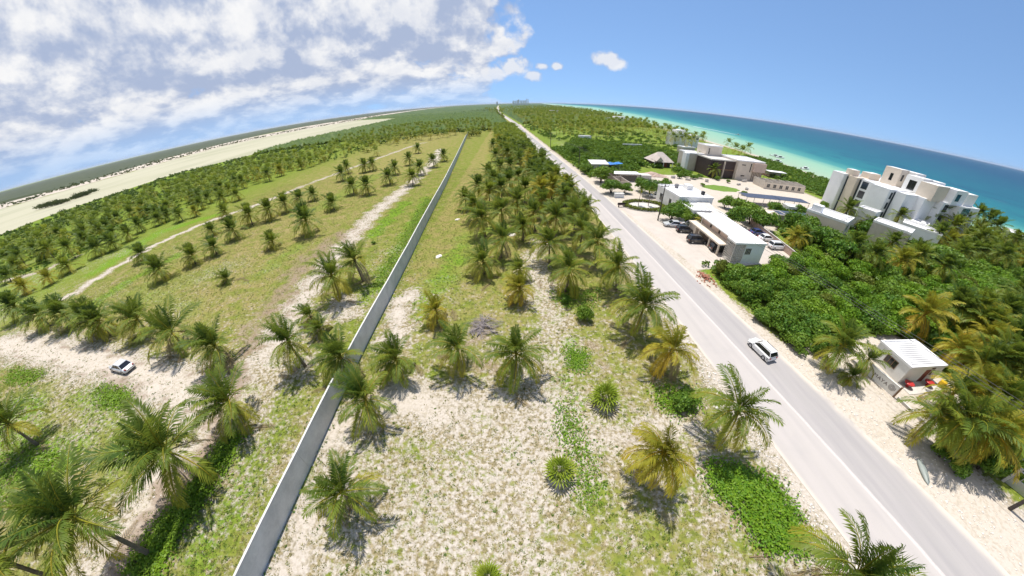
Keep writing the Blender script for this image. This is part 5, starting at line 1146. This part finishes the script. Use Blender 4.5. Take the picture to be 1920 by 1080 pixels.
p = at(1905, 437, 6); villa(p.x, p.y, 9, 7, 6, rad(15), 'white roof at the right edge behind the palms')
# houses in the far grove
def far_house(px_, w, d, z, lb, mat='white_wall', up=False):
    p = at(*px_); h = House('grove_house', (p.x, p.y, 0), rad(8), lb, 'house'); h.box('wall', mat, -w/2, w/2, -d/2, d/2, 0, z); h.roof('roof_white', -w/2-.1, w/2+.1, -d/2-.1, d/2+.1, z+.1, .4)
    for k in range(3): h.win('y-', -d/2, -w/2+.8+k*w/3, -w/2+.8+k*w/3+w/5, z-2.4, z-.9, 'steel')
    if up: h.box('upper_room', mat, -w/4, w/3, -d/4, d/3, z, z+2.8)
far_house((1158, 233), 26, 14, 8, 'wide white house in the palm grove near the water, left of centre', 'white_wall', True); far_house((1098, 226), 20, 12, 8, 'pale beige house in the far palm grove', 'cream_wall'); far_house((1268, 272), 13, 10, 8.5, 'white two-storey house in the palm grove left of the dark timber house', 'white_wall', True); far_house((1290, 274), 11, 9, 8, 'low white house right of the two-storey house in the palm grove', 'cool_white')
far_house((1040, 216), 20, 14, 10, 'cream house far up the road in the grove', 'cream_wall'); far_house((1096, 262), 8, 5, 2.6, 'small teal-white hut at the edge of the scrub', 'cool_white'); far_house((1285, 288), 9, 6, 4, 'small grey-walled house below the palm grove', 'stone_wall'); far_house((1185, 300-22), 13, .6, 2.2, 'grey garden wall at the foot of the palm grove', 'concrete_pale')
# towers on the horizon
def at_far(x, y, r): d = Vector(at_dir(x, y)); k = r/math.hypot(d.x, d.y); return d.x*k, d.y*k
for i, (x, w, hgt) in enumerate([(962.5, 16, 52), (966, 15, 52), (969.5, 14, 56), (972.5, 20, 64), (977, 18, 54), (981, 16, 54), (984.5, 16, 54), (987.2, 8, 72), (990, 10, 66)]):
    q = at_far(x, 195, 4000); h = House('distant_tower', q, 0, 'pale high-rise tower in the row on the horizon at the end of the spit', 'tower', 'high-rise towers on the horizon')
    h.box('shaft', 'cool_white' if i % 2 else 'white_wall', -w/2, w/2, -9, 9, 0, hgt); h.box('roof_block', 'concrete', -w/4, w/4, -4, 4, hgt, hgt+4)
q = at_far(932, 193, 5200); h = House('distant_tower', q, 0, 'dark peaked tower on the horizon left of the high-rise row', 'tower')
mb = MB(); mb.add([(-16, -10, 0), (16, -10, 0), (16, 10, 0), (-16, 10, 0), (-9, -8, 50), (9, -8, 50), (9, 8, 50), (-9, 8, 50), (0, 0, 68)], [(0, 1, 5, 4), (1, 2, 6, 5), (2, 3, 7, 6), (3, 0, 4, 7), (4, 5, 8), (5, 6, 8), (6, 7, 8), (7, 4, 8)]); mb.build('shaft', M['concrete'], h.root)

# ------------------------------------------------------------------ cars
CARM = {}
def loft(secs, mat, name, parent, smooth=False):
    """secs: rings of equal length; closed at both ends"""
    mb = MB(); n = len(secs[0]); vs_ = [q for s_ in secs for q in s_]; fs_ = []
    for i in range(len(secs)-1):
        for k in range(n): fs_.append((i*n+k, i*n+(k+1) % n, (i+1)*n+(k+1) % n, (i+1)*n+k))
    fs_ += [tuple(range(n-1, -1, -1)), tuple(range((len(secs)-1)*n, len(secs)*n))]; mb.add(vs_, fs_); return mb.build(name, mat, parent, smooth)
def car(loc, rz, kind, paint_, label, group=None, detail=True):
    K = dict(sedan=(4.5, .87, .74, .88, 1.42, [(-1.75, -1.15), (.95, .15)]), hatch=(4.1, .88, .82, .98, 1.55, [(-1.98, -1.62), (1.05, .32)]), suv=(4.5, .92, .90, 1.08, 1.66, [(-2.08, -1.75), (1.05, .40)]), pickup=(5.2, .92, .92, 1.05, 1.72, [(-.55, -.35), (1.35, .65)]))[kind]
    L, W, hood, belt, top, ((rb, rt), (fb, ft)) = K; P = M[paint_]
    root = empty({'sedan': 'parked_sedan', 'hatch': 'small_car', 'suv': 'parked_suv', 'pickup': 'pickup_truck'}[kind] if group else {'sedan': 'sedan_car', 'hatch': 'small_car', 'suv': 'parked_suv', 'pickup': 'pickup_truck'}[kind], loc, rz, label, 'car' if kind != 'pickup' else 'pickup', group)
    H = L/2
    prof = [(-H, .42, .70, .80), (-H+.08, .30, belt-.14 if kind != 'pickup' else belt-.05, .93), (-H+.45, .24, belt-.02, 1.0), (rb, .22, belt, 1.0), (0, .22, belt, 1.0), (fb, .22, belt-.01, 1.0), (H-.75, .22, hood+.06, .99), (H-.2, .27, hood-.08, .92), (H-.02, .36, .60, .76)]
    secs = []
    for x, z0, z1, k in prof:
        w = W*k; secs.append([(x, -w*.93, z0), (x, w*.93, z0), (x, w, z0+.14), (x, w, z1-.16), (x, w*.88, z1), (x, -w*.88, z1), (x, -w, z1-.16), (x, -w, z0+.14)])
    body = loft(secs, P, 'body', root)
    # glasshouse: dark glass with painted roof and pillars over it
    wb, wt = W*.88, W*.70
    A = [(rb, -wb, belt-.02), (fb, -wb, belt-.02), (fb, wb, belt-.02), (rb, wb, belt-.02)]; B_ = [(rt, -wt, top-.05), (ft, -wt, top-.05), (ft, wt, top-.05), (rt, wt, top-.05)]
    def lerp(p, q, t): return tuple(p[i]*(1-t)+q[i]*t for i in range(3))
    for nm, a, c in (('side_window', 0, 1), ('windscreen', 1, 2), ('side_window', 2, 3), ('rear_window', 3, 0)):
        MB().add([A[a], A[c], B_[c], B_[a], tuple(q*.98 for q in A[a][:2])+(A[a][2],), tuple(q*.98 for q in A[c][:2])+(A[c][2],)], [(0, 1, 2, 3)]).build(nm, M['glass_dark'], root)
    for i in range(4):
        ex = lambda p: (p[0], p[1]*1.012, p[2]); MB().tube([ex(A[i]), ex(B_[i])], .045, 5).build('pillar', P, root)
    if kind != 'pickup':
        for s_ in (0, 3): q0, q1 = lerp(A[0 if s_ == 0 else 3], A[1 if s_ == 0 else 2], .5), lerp(B_[0 if s_ == 0 else 3], B_[1 if s_ == 0 else 2], .5); MB().tube([(q0[0], q0[1]*1.01, q0[2]), (q1[0], q1[1]*1.01, q1[2])], .035, 5).build('pillar', M['black_trim'], root)
    MB().bevelbox(rt-.12, ft+.08, -wt-.03, wt+.03, top-.07, top, .05).build('roof', P, root)
    if kind == 'suv' or kind == 'hatch':
        for s_ in (-1, 1): MB().box(rt, ft-.1, s_*wt*.93-.03, s_*wt*.93+.03, top, top+.05).build('roof_rail', M['black_trim'], root)
    if kind == 'pickup':
        MB().box(-H+.15, -.75, -W*.78, W*.78, belt-.035, belt+.006).build('cargo_bed', M['black_trim'], root)
    wx = (-H+.82, H-.86)
    for x in wx:
        for s_ in (-1, 1):
            t = MB(); t.tube([(x, s_*(W-.2), .33), (x, s_*(W+.015), .33)], .33, 14); ty = t.build('wheel', M['tyre'], root); r = MB(); r.tube([(x, s_*(W-.05), .33), (x, s_*(W+.024), .33)], .20, 10); r.build('rim', M['rim'], ty)
    for s_ in (-1, 1):
        MB().box(H-.24, H-.05, s_*W*.62-.16, s_*W*.62+.16, .58, .72).build('headlight', M['lamp_clear'], root); MB().box(-H-.012, -H+.2, s_*W*.68-.12, s_*W*.68+.12, .66, .84).build('tail_light', M['lamp_red'], root)
        MB().box(fb-.25, fb-.05, s_*(W+.02)-.08, s_*(W+.02)+.08, belt-.02, belt+.12).build('mirror', P, root)
    MB().box(-H-.01, -H+.05, -.28, .28, .50, .62).build('number_plate', M['lamp_clear'], root); MB().box(H-.06, H+.005, -W*.5, W*.5, .40, .56).build('grille', M['black_trim'], root)
    return root
def carpx(a, b, kind, paint_, lb, group=None, flip=False, dy=0):
    """a, b: picture points of the two ends on the ground"""
    A0, B0 = at(*a), at(*b); c = (A0+B0)/2; ang = math.atan2(B0.y-A0.y, B0.x-A0.x)+(math.pi if flip else 0)
    return car((c.x, c.y+dy, .02), ang, kind, paint_, lb, group)
p = at(1422, 661); car((30.4, p.y, .075), math.atan2(13, -1.9), 'hatch', 'paint_white', 'white small car driving away along the road').scale = (.93, .93, .93)
p = at(233, 692); car((p.x, p.y, .02), rad(175), 'sedan', 'paint_silver', 'silver-white sedan parked on the sandy track on the left')
PK = 'cars parked round the gate building'
p = at(1262, 427); car((p.x+.3, p.y+.9, .03), rad(172), 'sedan', 'paint_silver', 'silver sedan at the left end of the parked row', PK)
p = at(1284, 429); car((p.x+2.2, p.y+2.6, .03), rad(172), 'sedan', 'paint_white', 'white car half hidden behind the silver sedan', PK)
p = at(1306, 428); car((p.x, p.y+1.2, .03), rad(176), 'pickup', 'paint_green', 'dark pickup truck in front of the clipped trees', PK)
p = at(1285, 437); car((p.x+.2, p.y+.6, .03), rad(-8), 'hatch', 'paint_black', 'small black car in front of the silver sedan', PK)
p = at(1308, 456); car((p.x, p.y+.4, .03), rad(-4), 'suv', 'paint_black', 'black car in the shade at the end of the carport', PK)
car((41.9, 50.4, .03), rad(-10), 'suv', 'paint_black', 'black car parked under the carport', PK)
p = at(1462, 470); car((p.x, p.y+1.0, .03), rad(-3), 'suv', 'paint_white', 'white car nearest to the yard wall behind the gate building', PK)
p = at(1440, 452); car((p.x-.2, p.y+.4, .03), rad(-3), 'sedan', 'paint_white', 'white car in the middle of the row behind the gate building', PK)
p = at(1422, 441); car((p.x, p.y+.4, .03), rad(-3), 'sedan', 'paint_blue', 'dark blue car behind the gate building', PK)
p = at(1230, 371); car((p.x, p.y, .02), rad(150), 'hatch', 'paint_white', 'white car parked beside the white house above the oval hedge')

# ------------------------------------------------------------------ yard and road furniture
A1, B1 = at(1405, 420), at(1510, 505); L_ = (B1-A1).length
h = House('yard_wall', (A1.x, A1.y), math.atan2(B1.y-A1.y, B1.x-A1.x), 'brown yard wall behind the white parked cars', 'wall'); h.box('wall', 'rubble', 0, L_, 0, .18, -.02, 1.5); h.box('coping', 'concrete_pale', -.02, L_+.02, -.03, .21, 1.5, 1.57)
# oval clipped hedge round two thin trees
p = at(1208, 387); rn = np.random.default_rng(77); n = 5200; a = rn.random(n)*6.283; rr0 = 1+.30*(rn.random(n)-.5)*1.0
ex, ey = 5.4, 3.9
Pp = np.stack([ex*rr0*np.cos(a), ey*rr0*np.sin(a), .1+.7*rn.random(n)**.6], 1); nn = rn.normal(size=(n, 3))+[0, 0, .7]; nn /= np.linalg.norm(nn, axis=1)[:, None]; t = np.cross(nn, rn.normal(size=(n, 3))); t /= np.linalg.norm(t, axis=1)[:, None]; u = np.cross(nn, t); s = .3*(.6+.7*rn.random(n))[:, None]
V = np.stack([Pp-t*s*.5, Pp+u*s*.35, Pp+t*s*.5, Pp-u*s*.35], 1).reshape(-1, 3)
root = empty('oval_hedge', (p.x, p.y, 0), 0, 'oval clipped hedge island in the parking forecourt', 'hedge')
inst('foliage', np_mesh('foliage', V, np.arange(n*4).reshape(-1, 4), [M['hedge_leaf']], False, dict(age=np.repeat(rn.random(n), 4))), root)
mb = MB(); mb.prism([(ex*1.16*math.cos(q*.2618), ey*1.16*math.sin(q*.2618)) for q in range(24)], -.02, .14); mb.build('kerb', M['concrete_pale'], root)
sheet('lawn', [(at(1352, 353).x+(7.5+.6*math.sin(q*1.7))*math.cos(q*.2618), at(1352, 353).y+(4.4+.4*math.sin(q*2.3))*math.sin(q*.2618)) for q in range(24)], .014, plain('lawn', (0.13, 0.22, 0.025), 0.9, 0.3, 1.5, 0.5))
for k, (dx, lb) in enumerate(((-1.6, 'thin pole-like tree on the oval hedge island, left'), (1.3, 'thin pole-like tree on the oval hedge island, right'))):
    root = empty('slim_palm', (p.x+dx, p.y+.4, 0), 0, lb, 'palm'); MB().tube([(0, 0, 0), (.1, 0, 2.4), (.3, .1, 4.6)], [.1, .07, .05], 6).build('trunk', M['trunk'], root, True)
    inst('crown', CR[k], root, (.3, .1, 4.6), (0, 0, 0), (.34, .34, .34))
# low bench-like sign on the verge
p = at(1166, 388); h = House('verge_bench', (p.x, p.y), rad(5), 'small dark bench on the pale verge left of the oval hedge', 'bench'); h.box('seat', 'dark_timber', -1.2, 1.2, -.3, .3, .55, .65)
h.box('backrest', 'dark_timber', -1.2, 1.2, .24, .31, .66, 1.1)
for q in (-1.0, .9): h.box('leg', 'dark_timber', q, q+.1, -.25, .22, 0, .55)
p = at(1160, 370); h = House('utility_cabinet', (p.x, p.y), rad(3), 'low grey-white service box under the round roadside trees', 'box'); h.box('body', 'cool_white', -1.4, 1.4, -.5, .5, 0, 1.2); h.box('lid', 'concrete', -1.5, 1.5, -.6, .6, 1.2, 1.28)
# flagpole in front of the gate building
b0 = at(1309, 440); h = House('flagpole', (b0.x, b0.y), 0, 'thin white pole in front of the gate building', 'pole'); MB().tube([(0, 0, 0), (0, 0, 4.6)], [.06, .04], 6).build('mast', M['hull_white'], h.root); h.box('base', 'concrete_pale', -.25, .25, -.25, .25, 0, .25)
# utility poles and wires
POLES = []
def utility_pole(x, y, hgt, lb, lean=0.0):
    h = House('utility_pole', (x, y), 0, lb, 'pole', 'utility poles along the right side of the road')
    MB().tube([(0, 0, -.1), (lean*.5, 0, hgt*.5), (lean, 0, hgt)], [.17, .14, .11], 8).build('shaft', M['pole_timber'], h.root); h.box('crossarm', 'pole_timber', lean-1.0, lean+1.0, -.06, .06, hgt-.5, hgt-.36)
    for q in (-.9, 0.0, .9): MB().tube([(lean+q, 0, hgt-.36), (lean+q, 0, hgt-.18)], .05, 6).build('insulator', M['concrete_pale'], h.root)
    POLES.append((x+lean, y, hgt))
b0 = at(1893, 955); utility_pole(b0.x, b0.y, 8.6, 'dark utility pole cut off by the right edge near the grey gate')
b0 = at(1233.3, 413.3); utility_pole(b0.x, b0.y, 8.8, 'tall dark utility pole in front of the white house', .2)
utility_pole(28.4, 128, 8.6, 'utility pole beside the far road at the scrub'); utility_pole(24.5, 190, 8.6, 'distant utility pole beside the far road')
for i in range(len(POLES)-1):
    for q in (-.9, 0, .9):
        a, c = POLES[i], POLES[i+1]; L_ = abs(c[1]-a[1]); pts = []
        for k in range(17): t = k/16; pts.append((a[0]*(1-t)+c[0]*t+q, a[1]*(1-t)+c[1]*t, a[2]*(1-t)+c[2]*t-.2-(.018*L_)*4*t*(1-t)))
        o = MB().tube(pts, .022, 4).build('power_line', M['wire']); tag(o, ['power line strung over the little house, on the %s insulators' % {-.9: 'road-side', 0: 'middle', .9: 'sea-side'}[q], 'power line running up the road past the block compound, on the %s insulators' % {-.9: 'road-side', 0: 'middle', .9: 'sea-side'}[q], 'farthest power line along the road, on the %s insulators' % {-.9: 'road-side', 0: 'middle', .9: 'sea-side'}[q]][i], 'power line', 'power lines along the road')
b0 = at(1258, 395); h = House('short_post', (b0.x, b0.y), 0, 'short dark post beside the clipped trees of the white house', 'post'); MB().tube([(0, 0, 0), (.05, 0, 3.2)], [.1, .08], 6).build('shaft', M['pole_timber'], h.root); h.box('cap', 'concrete', -.12, .22, -.12, .12, 3.2, 3.3)
# red tub seats, yellow drum by the little house
for k, (x, y, lb) in enumerate([(1703, 721, 'round red tub table in front of the little house, left one'), (1741, 719, 'round red tub table in front of the little house, right one')]):
    p = at(x, y, .4); root = empty('red_table', (p.x, p.y, .02), 0, lb, 'table', 'red tables by the little house'); MB().tube([(0, 0, .55), (0, 0, .68), (0, 0, .72)], [.55, .58, .5], 14).build('top', M['red_plastic'], root); MB().tube([(0, 0, 0), (0, 0, .55)], [.22, .1], 8).build('leg', M['red_plastic'], root)
p = at(1767, 720, .5); root = empty('yellow_drum', (p.x, p.y, 0), 0, 'yellow plastic drum beside the little house', 'drum'); MB().tube([(0, 0, 0), (0, 0, .1), (0, 0, .45), (0, 0, .5), (0, 0, .92)], [.36, .4, .4, .43, .38], 14).build('body', M['yellow_plastic'], root); MB().tube([(0, 0, .92), (0, 0, .96)], .3, 12).build('lid', M['yellow_plastic'], root)
# kayak lying on the verge
p = at(1730, 884); root = empty('upturned_kayak', (p.x, p.y, 0), rad(55), 'grey-green upturned kayak in the palm shadow at the right road edge', 'kayak'); Ns = 11; secs = []
for i in range(Ns):
    t = -1+2*i/(Ns-1); w = .36*(1-t*t)**.6+.01; z = .28*(1-abs(t)**2.5)+.05; secs.append([(t*1.5, -w, .02), (t*1.5, w, .02), (t*1.5, w*.75, z*.75), (t*1.5, 0, z), (t*1.5, -w*.75, z*.75)])
loft(secs, M['grey_hull'], 'hull', root, True); MB().box(-1.3, 1.3, -.015, .015, .27, .34).build('keel', M['grey_hull'], root)
# grey gate at the right edge
A1, B1 = at(1884, 905), at(1925, 938); root = House('grey_gate', (A1.x, A1.y), math.atan2(B1.y-A1.y, B1.x-A1.x), 'grey metal driveway gate with panels at the right edge', 'gate'); L_ = max(3.5, (B1-A1).length)
root.box('lower_panel', 'steel', 0, L_, 0, .08, .05, 1.1)
for k in range(8): root.box('bar', 'steel', .05+k*(L_-.1)/7-.03, .05+k*(L_-.1)/7+.03, .01, .07, 1.1, 1.9)
root.box('top_rail', 'steel', -.05, L_+.05, -.01, .09, 1.9, 2.0); root.box('gate_post', 'concrete_pale', -.3, -.04, -.1, .2, 0, 2.2)
# brush pile, stones on the plot
p = at(905, 614); root = empty('brush_pile', (p.x, p.y, 0), 0, 'grey heap of dead palm fronds on the sand in the middle of the plot', 'brush pile'); r_ = random.Random(8)
for k in range(34):
    V, T, A = frond_geo(rad(r_.uniform(0, 16)), 1.9, .25, r_.uniform(-.4, .4), 9, .05, 4, .5, .35, True, .2)
    inst('dead_frond', np_mesh('dead_frond', V, T, [M['dead_frond']], False, dict(age=A)), root, (r_.gauss(0, .75), r_.gauss(0, .75), .05+abs(r_.gauss(0, .16))), (0, 0, r_.uniform(0, 6.28)))
def stone(x, y, s, lb=None, group=None, seed=0):
    rn = np.random.default_rng(seed); bm = bmesh.new(); bmesh.ops.create_icosphere(bm, subdivisions=2, radius=1.0)
    for v in bm.verts: v.co *= 1+.35*(rn.random()-.5); v.co.z *= .35
    me_ = bpy.data.meshes.new('stone'); bm.to_mesh(me_); bm.free(); me_.materials.append(M['stone']); p = at(x, y); o = bpy.data.objects.new('stone_slab', me_); linkobj(o); o.location = (p.x, p.y, .03); o.scale = (s, s*.7, s*.7); o.rotation_euler = (0, 0, seed*1.3); return tag(o, lb, 'stone', group)
stone(823, 481, .75, 'pale stone slab in the grass near the middle of the plot', None, 1); stone(960, 441, 1.1, 'pale sandy slab between the palms of the grove', None, 2); stone(858, 412, .7, 'small pale stone in the grass right of the wall', None, 3)
# rubble along the left verge of the road
r_ = random.Random(12); pebm = []
for k in range(4):
    rn = np.random.default_rng(k); bm = bmesh.new(); bmesh.ops.create_icosphere(bm, subdivisions=1, radius=1.0)
    for v in bm.verts: v.co *= 1+.4*(rn.random()-.5); v.co.z *= .6
    me_ = bpy.data.meshes.new('pebble'); bm.to_mesh(me_); bm.free(); V = np.array([v.co[:] for v in me_.vertices]); T = np.array([p_.vertices[:] for p_ in me_.polygons]); pebm.append((V, T)); bpy.data.meshes.remove(me_)
Vs, Ts, n = [], [], 0
for k in range(2600):
    side = r_.random()
    if side < .6: y = r_.uniform(-4, 40); x = road_l(y)-.3-abs(r_.gauss(0, 1.3))
    elif side < .9: y = r_.uniform(-6, 24); x = road_r(y)+.4+abs(r_.gauss(0, 4.0))
    else: x, y = r_.gauss(-34, 3), r_.uniform(4, 24)
    V, T = pebm[r_.randrange(4)]; s = abs(r_.gauss(.03, .05))+.02; a = r_.random()*6.28; c, sn = math.cos(a)*s, math.sin(a)*s
    Vs.append(np.stack([V[:, 0]*c-V[:, 1]*sn+x, V[:, 0]*sn+V[:, 1]*c+y, V[:, 2]*s+.01], 1)); Ts.append(T+n); n += len(V)
o = bpy.data.objects.new('verge_gravel', np_mesh('verge_gravel', np.concatenate(Vs), np.concatenate(Ts), [M['stone']])); linkobj(o); tag(o, 'loose pale limestone rubble along the verges', 'gravel', kind='stuff')

# building materials lying about the sandy yard
bl = MB().bevelbox(-.2, .2, -.1, .1, 0, .19, .012).mesh('block', M['concrete_pale']); r_ = random.Random(17)
for k, (x, y, nx_, ny_, nz_, lb) in enumerate([(1262, 334, 4, 3, 4, 'stack of pale concrete blocks at the edge of the rubble heap'), (1290, 338, 5, 2, 3, 'low stack of blocks in the middle of the sandy yard'), (1325, 341, 3, 4, 5, 'tall stack of blocks before the beach house'), (1385, 347, 5, 3, 3, 'stack of blocks right of the lawn'), (1400, 356, 3, 3, 4, 'stack of blocks behind the solar canopy'), (1240, 342, 4, 2, 2, 'small block stack near the white house'), (1395, 341, 6, 3, 4, 'long block stack in front of the beach house')]):
    p = at(x, y); root = empty('block_stack', (p.x, p.y, .02), r_.uniform(-.4, .4), lb, 'block stack', 'block stacks in the sandy yard')
    MB().box(-nx_*.21, nx_*.21, -ny_*.11, ny_*.11, 0, .12).build('pallet', M['timber'], root)
    for iz in range(nz_):
        for ix in range(nx_):
            for iy in range(ny_):
                if iz < nz_-1 or r_.random() < .6: inst('block', bl, root, ((ix-(nx_-1)/2)*.42, (iy-(ny_-1)/2)*.22, .12+iz*.2), (0, 0, r_.uniform(-.04, .04)))
rg = random.Random(66)
for x, y, r, h, lb in [(1215, 338, 1.3, 1.3, 'low bush by the rubble heap'), (1275, 330, 1.6, 1.8, 'bush below the tan-roofed house'), (1300, 332, 1.4, 1.6, 'bush left of the palm before the timber house'), (1345, 334, 1.5, 1.6, 'bush at the left foot of the beach house'), (1365, 340, 1.2, 1.2, 'small bush between lawn and beach house'), (1318, 346, 1.1, 1.0, 'low bush at the left end of the lawn'), (1395, 362, 1.5, 1.5, 'bush at the left end of the solar canopy'), (1250, 337, 1.2, 1.1, 'low bush between yard and white house')]:
    p = at(x, y, h*.5); shrub(p.x, p.y, r, h, lb, None, rg)
# broken brick at the corner of the thicket
p = at(1318, 522); r_ = random.Random(31); root = empty('brick_heap', (p.x+.6, p.y, 0), 0, 'small heap of reddish broken brick at the road edge below the gate building', 'rubble'); bk = MB().bevelbox(-.14, .14, -.07, .07, 0, .1, .012).mesh('brick', plain('brick', (0.40, 0.17, 0.11), .9, .3, 5, .3))
for k in range(110): q = abs(r_.gauss(0, .8)); a = r_.random()*6.28; inst('brick', bk, root, (q*math.cos(a), q*1.6*math.sin(a), max(0, .45-.35*q)*r_.random()), (r_.uniform(-.5, .5), r_.uniform(-.5, .5), r_.random()*6.28), (1.2, 1.2, 1.2))

# dry fronds dropped under the palms
r_ = random.Random(41); Vs, Ts, As, n = [], [], [], 0; rn = np.random.default_rng(9)
fg = [frond_geo(rad(4), 2.6, .12, q, 12, .10, 4, .4, .55, True, .15, rn) for q in (-.4, 0, .4)]
for x, y, h_, s_, gd, lb, gp in allp[:150]:
    if math.hypot(x, y) > 70 or x > road_l(y): continue
    for k in range(r_.randint(1, 4)):
        V, T, A = fg[r_.randrange(3)]; a = r_.random()*6.28; q = r_.uniform(.5, 3.2); b_ = r_.random()*6.28; k_ = r_.uniform(.6, 1.0)
        V = V*[k_, k_, .35]; V = np.stack([V[:, 0]*math.cos(a)-V[:, 1]*math.sin(a)+x+q*math.cos(b_), V[:, 0]*math.sin(a)+V[:, 1]*math.cos(a)+y+q*math.sin(b_), np.maximum(V[:, 2], -.02)+.07], 1)
        if np.any(np.abs(V[:, 0]-np.interp(V[:, 1], WY, WX)) < .3) or V[:, 0].max() > road_l(y)-.3: continue
        Vs.append(V); Ts.append(T+n); As.append(A); n += len(V)
o = bpy.data.objects.new('fallen_fronds', np_mesh('fallen_fronds', np.concatenate(Vs), np.concatenate(Ts), [M['palm_dead']], False, dict(age=np.concatenate(As)))); linkobj(o); tag(o, 'dry brown fronds lying on the ground beneath the palms', 'plant litter', kind='stuff')

# ------------------------------------------------------------------ boats
def boat(px_, L, rz, lb, group=None):
    p = at(*px_, -.4); root = empty('motor_boat', (p.x, p.y, -.42), rz, lb, 'boat', group); secs = []
    for i in range(9):
        t = i/8; x = -L/2+L*t; w = L*.15*(1-max(0, t-.45)**2*3.2); w = max(.03, w); z = .55+.5*t*t; secs.append([(x, -w*.7, -.25), (x, w*.7, -.25), (x, w, z), (x, w*.9, z+.02), (x, -w*.9, z+.02), (x, -w, z)])
    loft(secs, M['hull_white'], 'hull', root); MB().bevelbox(-L*.1, L*.16, -L*.08, L*.08, .7, 1.5, .1).build('cabin', M['glass_blue'], root); MB().box(-L*.2, L*.18, -L*.11, L*.11, 1.55, 1.62).build('canopy', M['hull_white'], root)
    for q in ((-L*.19, -L*.1), (-L*.19, L*.1), (L*.16, -L*.1), (L*.16, L*.1)): MB().box(q[0]-.03, q[0]+.03, q[1]-.03, q[1]+.03, .6, 1.55).build('canopy_post', M['steel'], root)
    MB().box(-L/2-.3, -L/2, -.2, .2, 0, 1.0).build('outboard_motor', M['black_trim'], root); return root
A1, B1 = at(1384, 253, -.4), at(1300, 237, -.4)
boat((1384, 253), 9, math.atan2(A1.y-B1.y, A1.x-B1.x), 'speeding motor boat with a white wake on the blue sea')
for k, (q, lb) in enumerate([((1453, 293), 'moored boat nearest the speeding boat, in the shallow water'), ((1462, 296), 'moored boat in the middle of the group of three in the shallows'), ((1457, 303), 'lowest moored boat of the group of three in the shallows'), ((1509, 317), 'single moored boat in the shallows near the apartment block')]): boat(q, 8, rad(-20+9*k), lb, 'moored boats')
b = newmat('foam'); out(b, b.n('ShaderNodeBsdfPrincipled', {'Base Color': (0.8, 0.84, 0.84), 'Roughness': 0.8}))
d = (A1-B1).normalized(); n_ = Vector((-d.y, d.x, 0)); mb = MB(); N = 30; r_ = random.Random(2)
for i in range(N): t = i/(N-1); c = A1-d*5+(B1-A1)*t*.95; w = 1.1+1.6*t**.7*(.6+.5*r_.random()); mb.v += [tuple(c+n_*w), tuple(c-n_*w)]
mb.f = [(2*i, 2*i+1, 2*i+3, 2*i+2) for i in range(N-1)]; o = mb.build('boat_wake', M['foam']); o.location.z = .05; tag(o, 'long white foam wake trailing behind the speeding boat', 'wake', kind='stuff')
# breakers on the shore and outer bar are part of the sea's own surface

# ------------------------------------------------------------------ sea air
mb = MB(); mb.box(-64000, 64000, -7000, 64000, -4.0, 82.0)
b = newmat('haze'); hz = b.n('ShaderNodeVolumePrincipled', {'Color': (0.80, 0.88, 1.0), 'Density': 0.000025, 'Anisotropy': 0.3})
o_ = b.n('ShaderNodeOutputMaterial'); b.set(o_.inputs['Volume'], hz.outputs[0])
o = mb.build('haze', M['haze']); tag(o, kind='stuff')
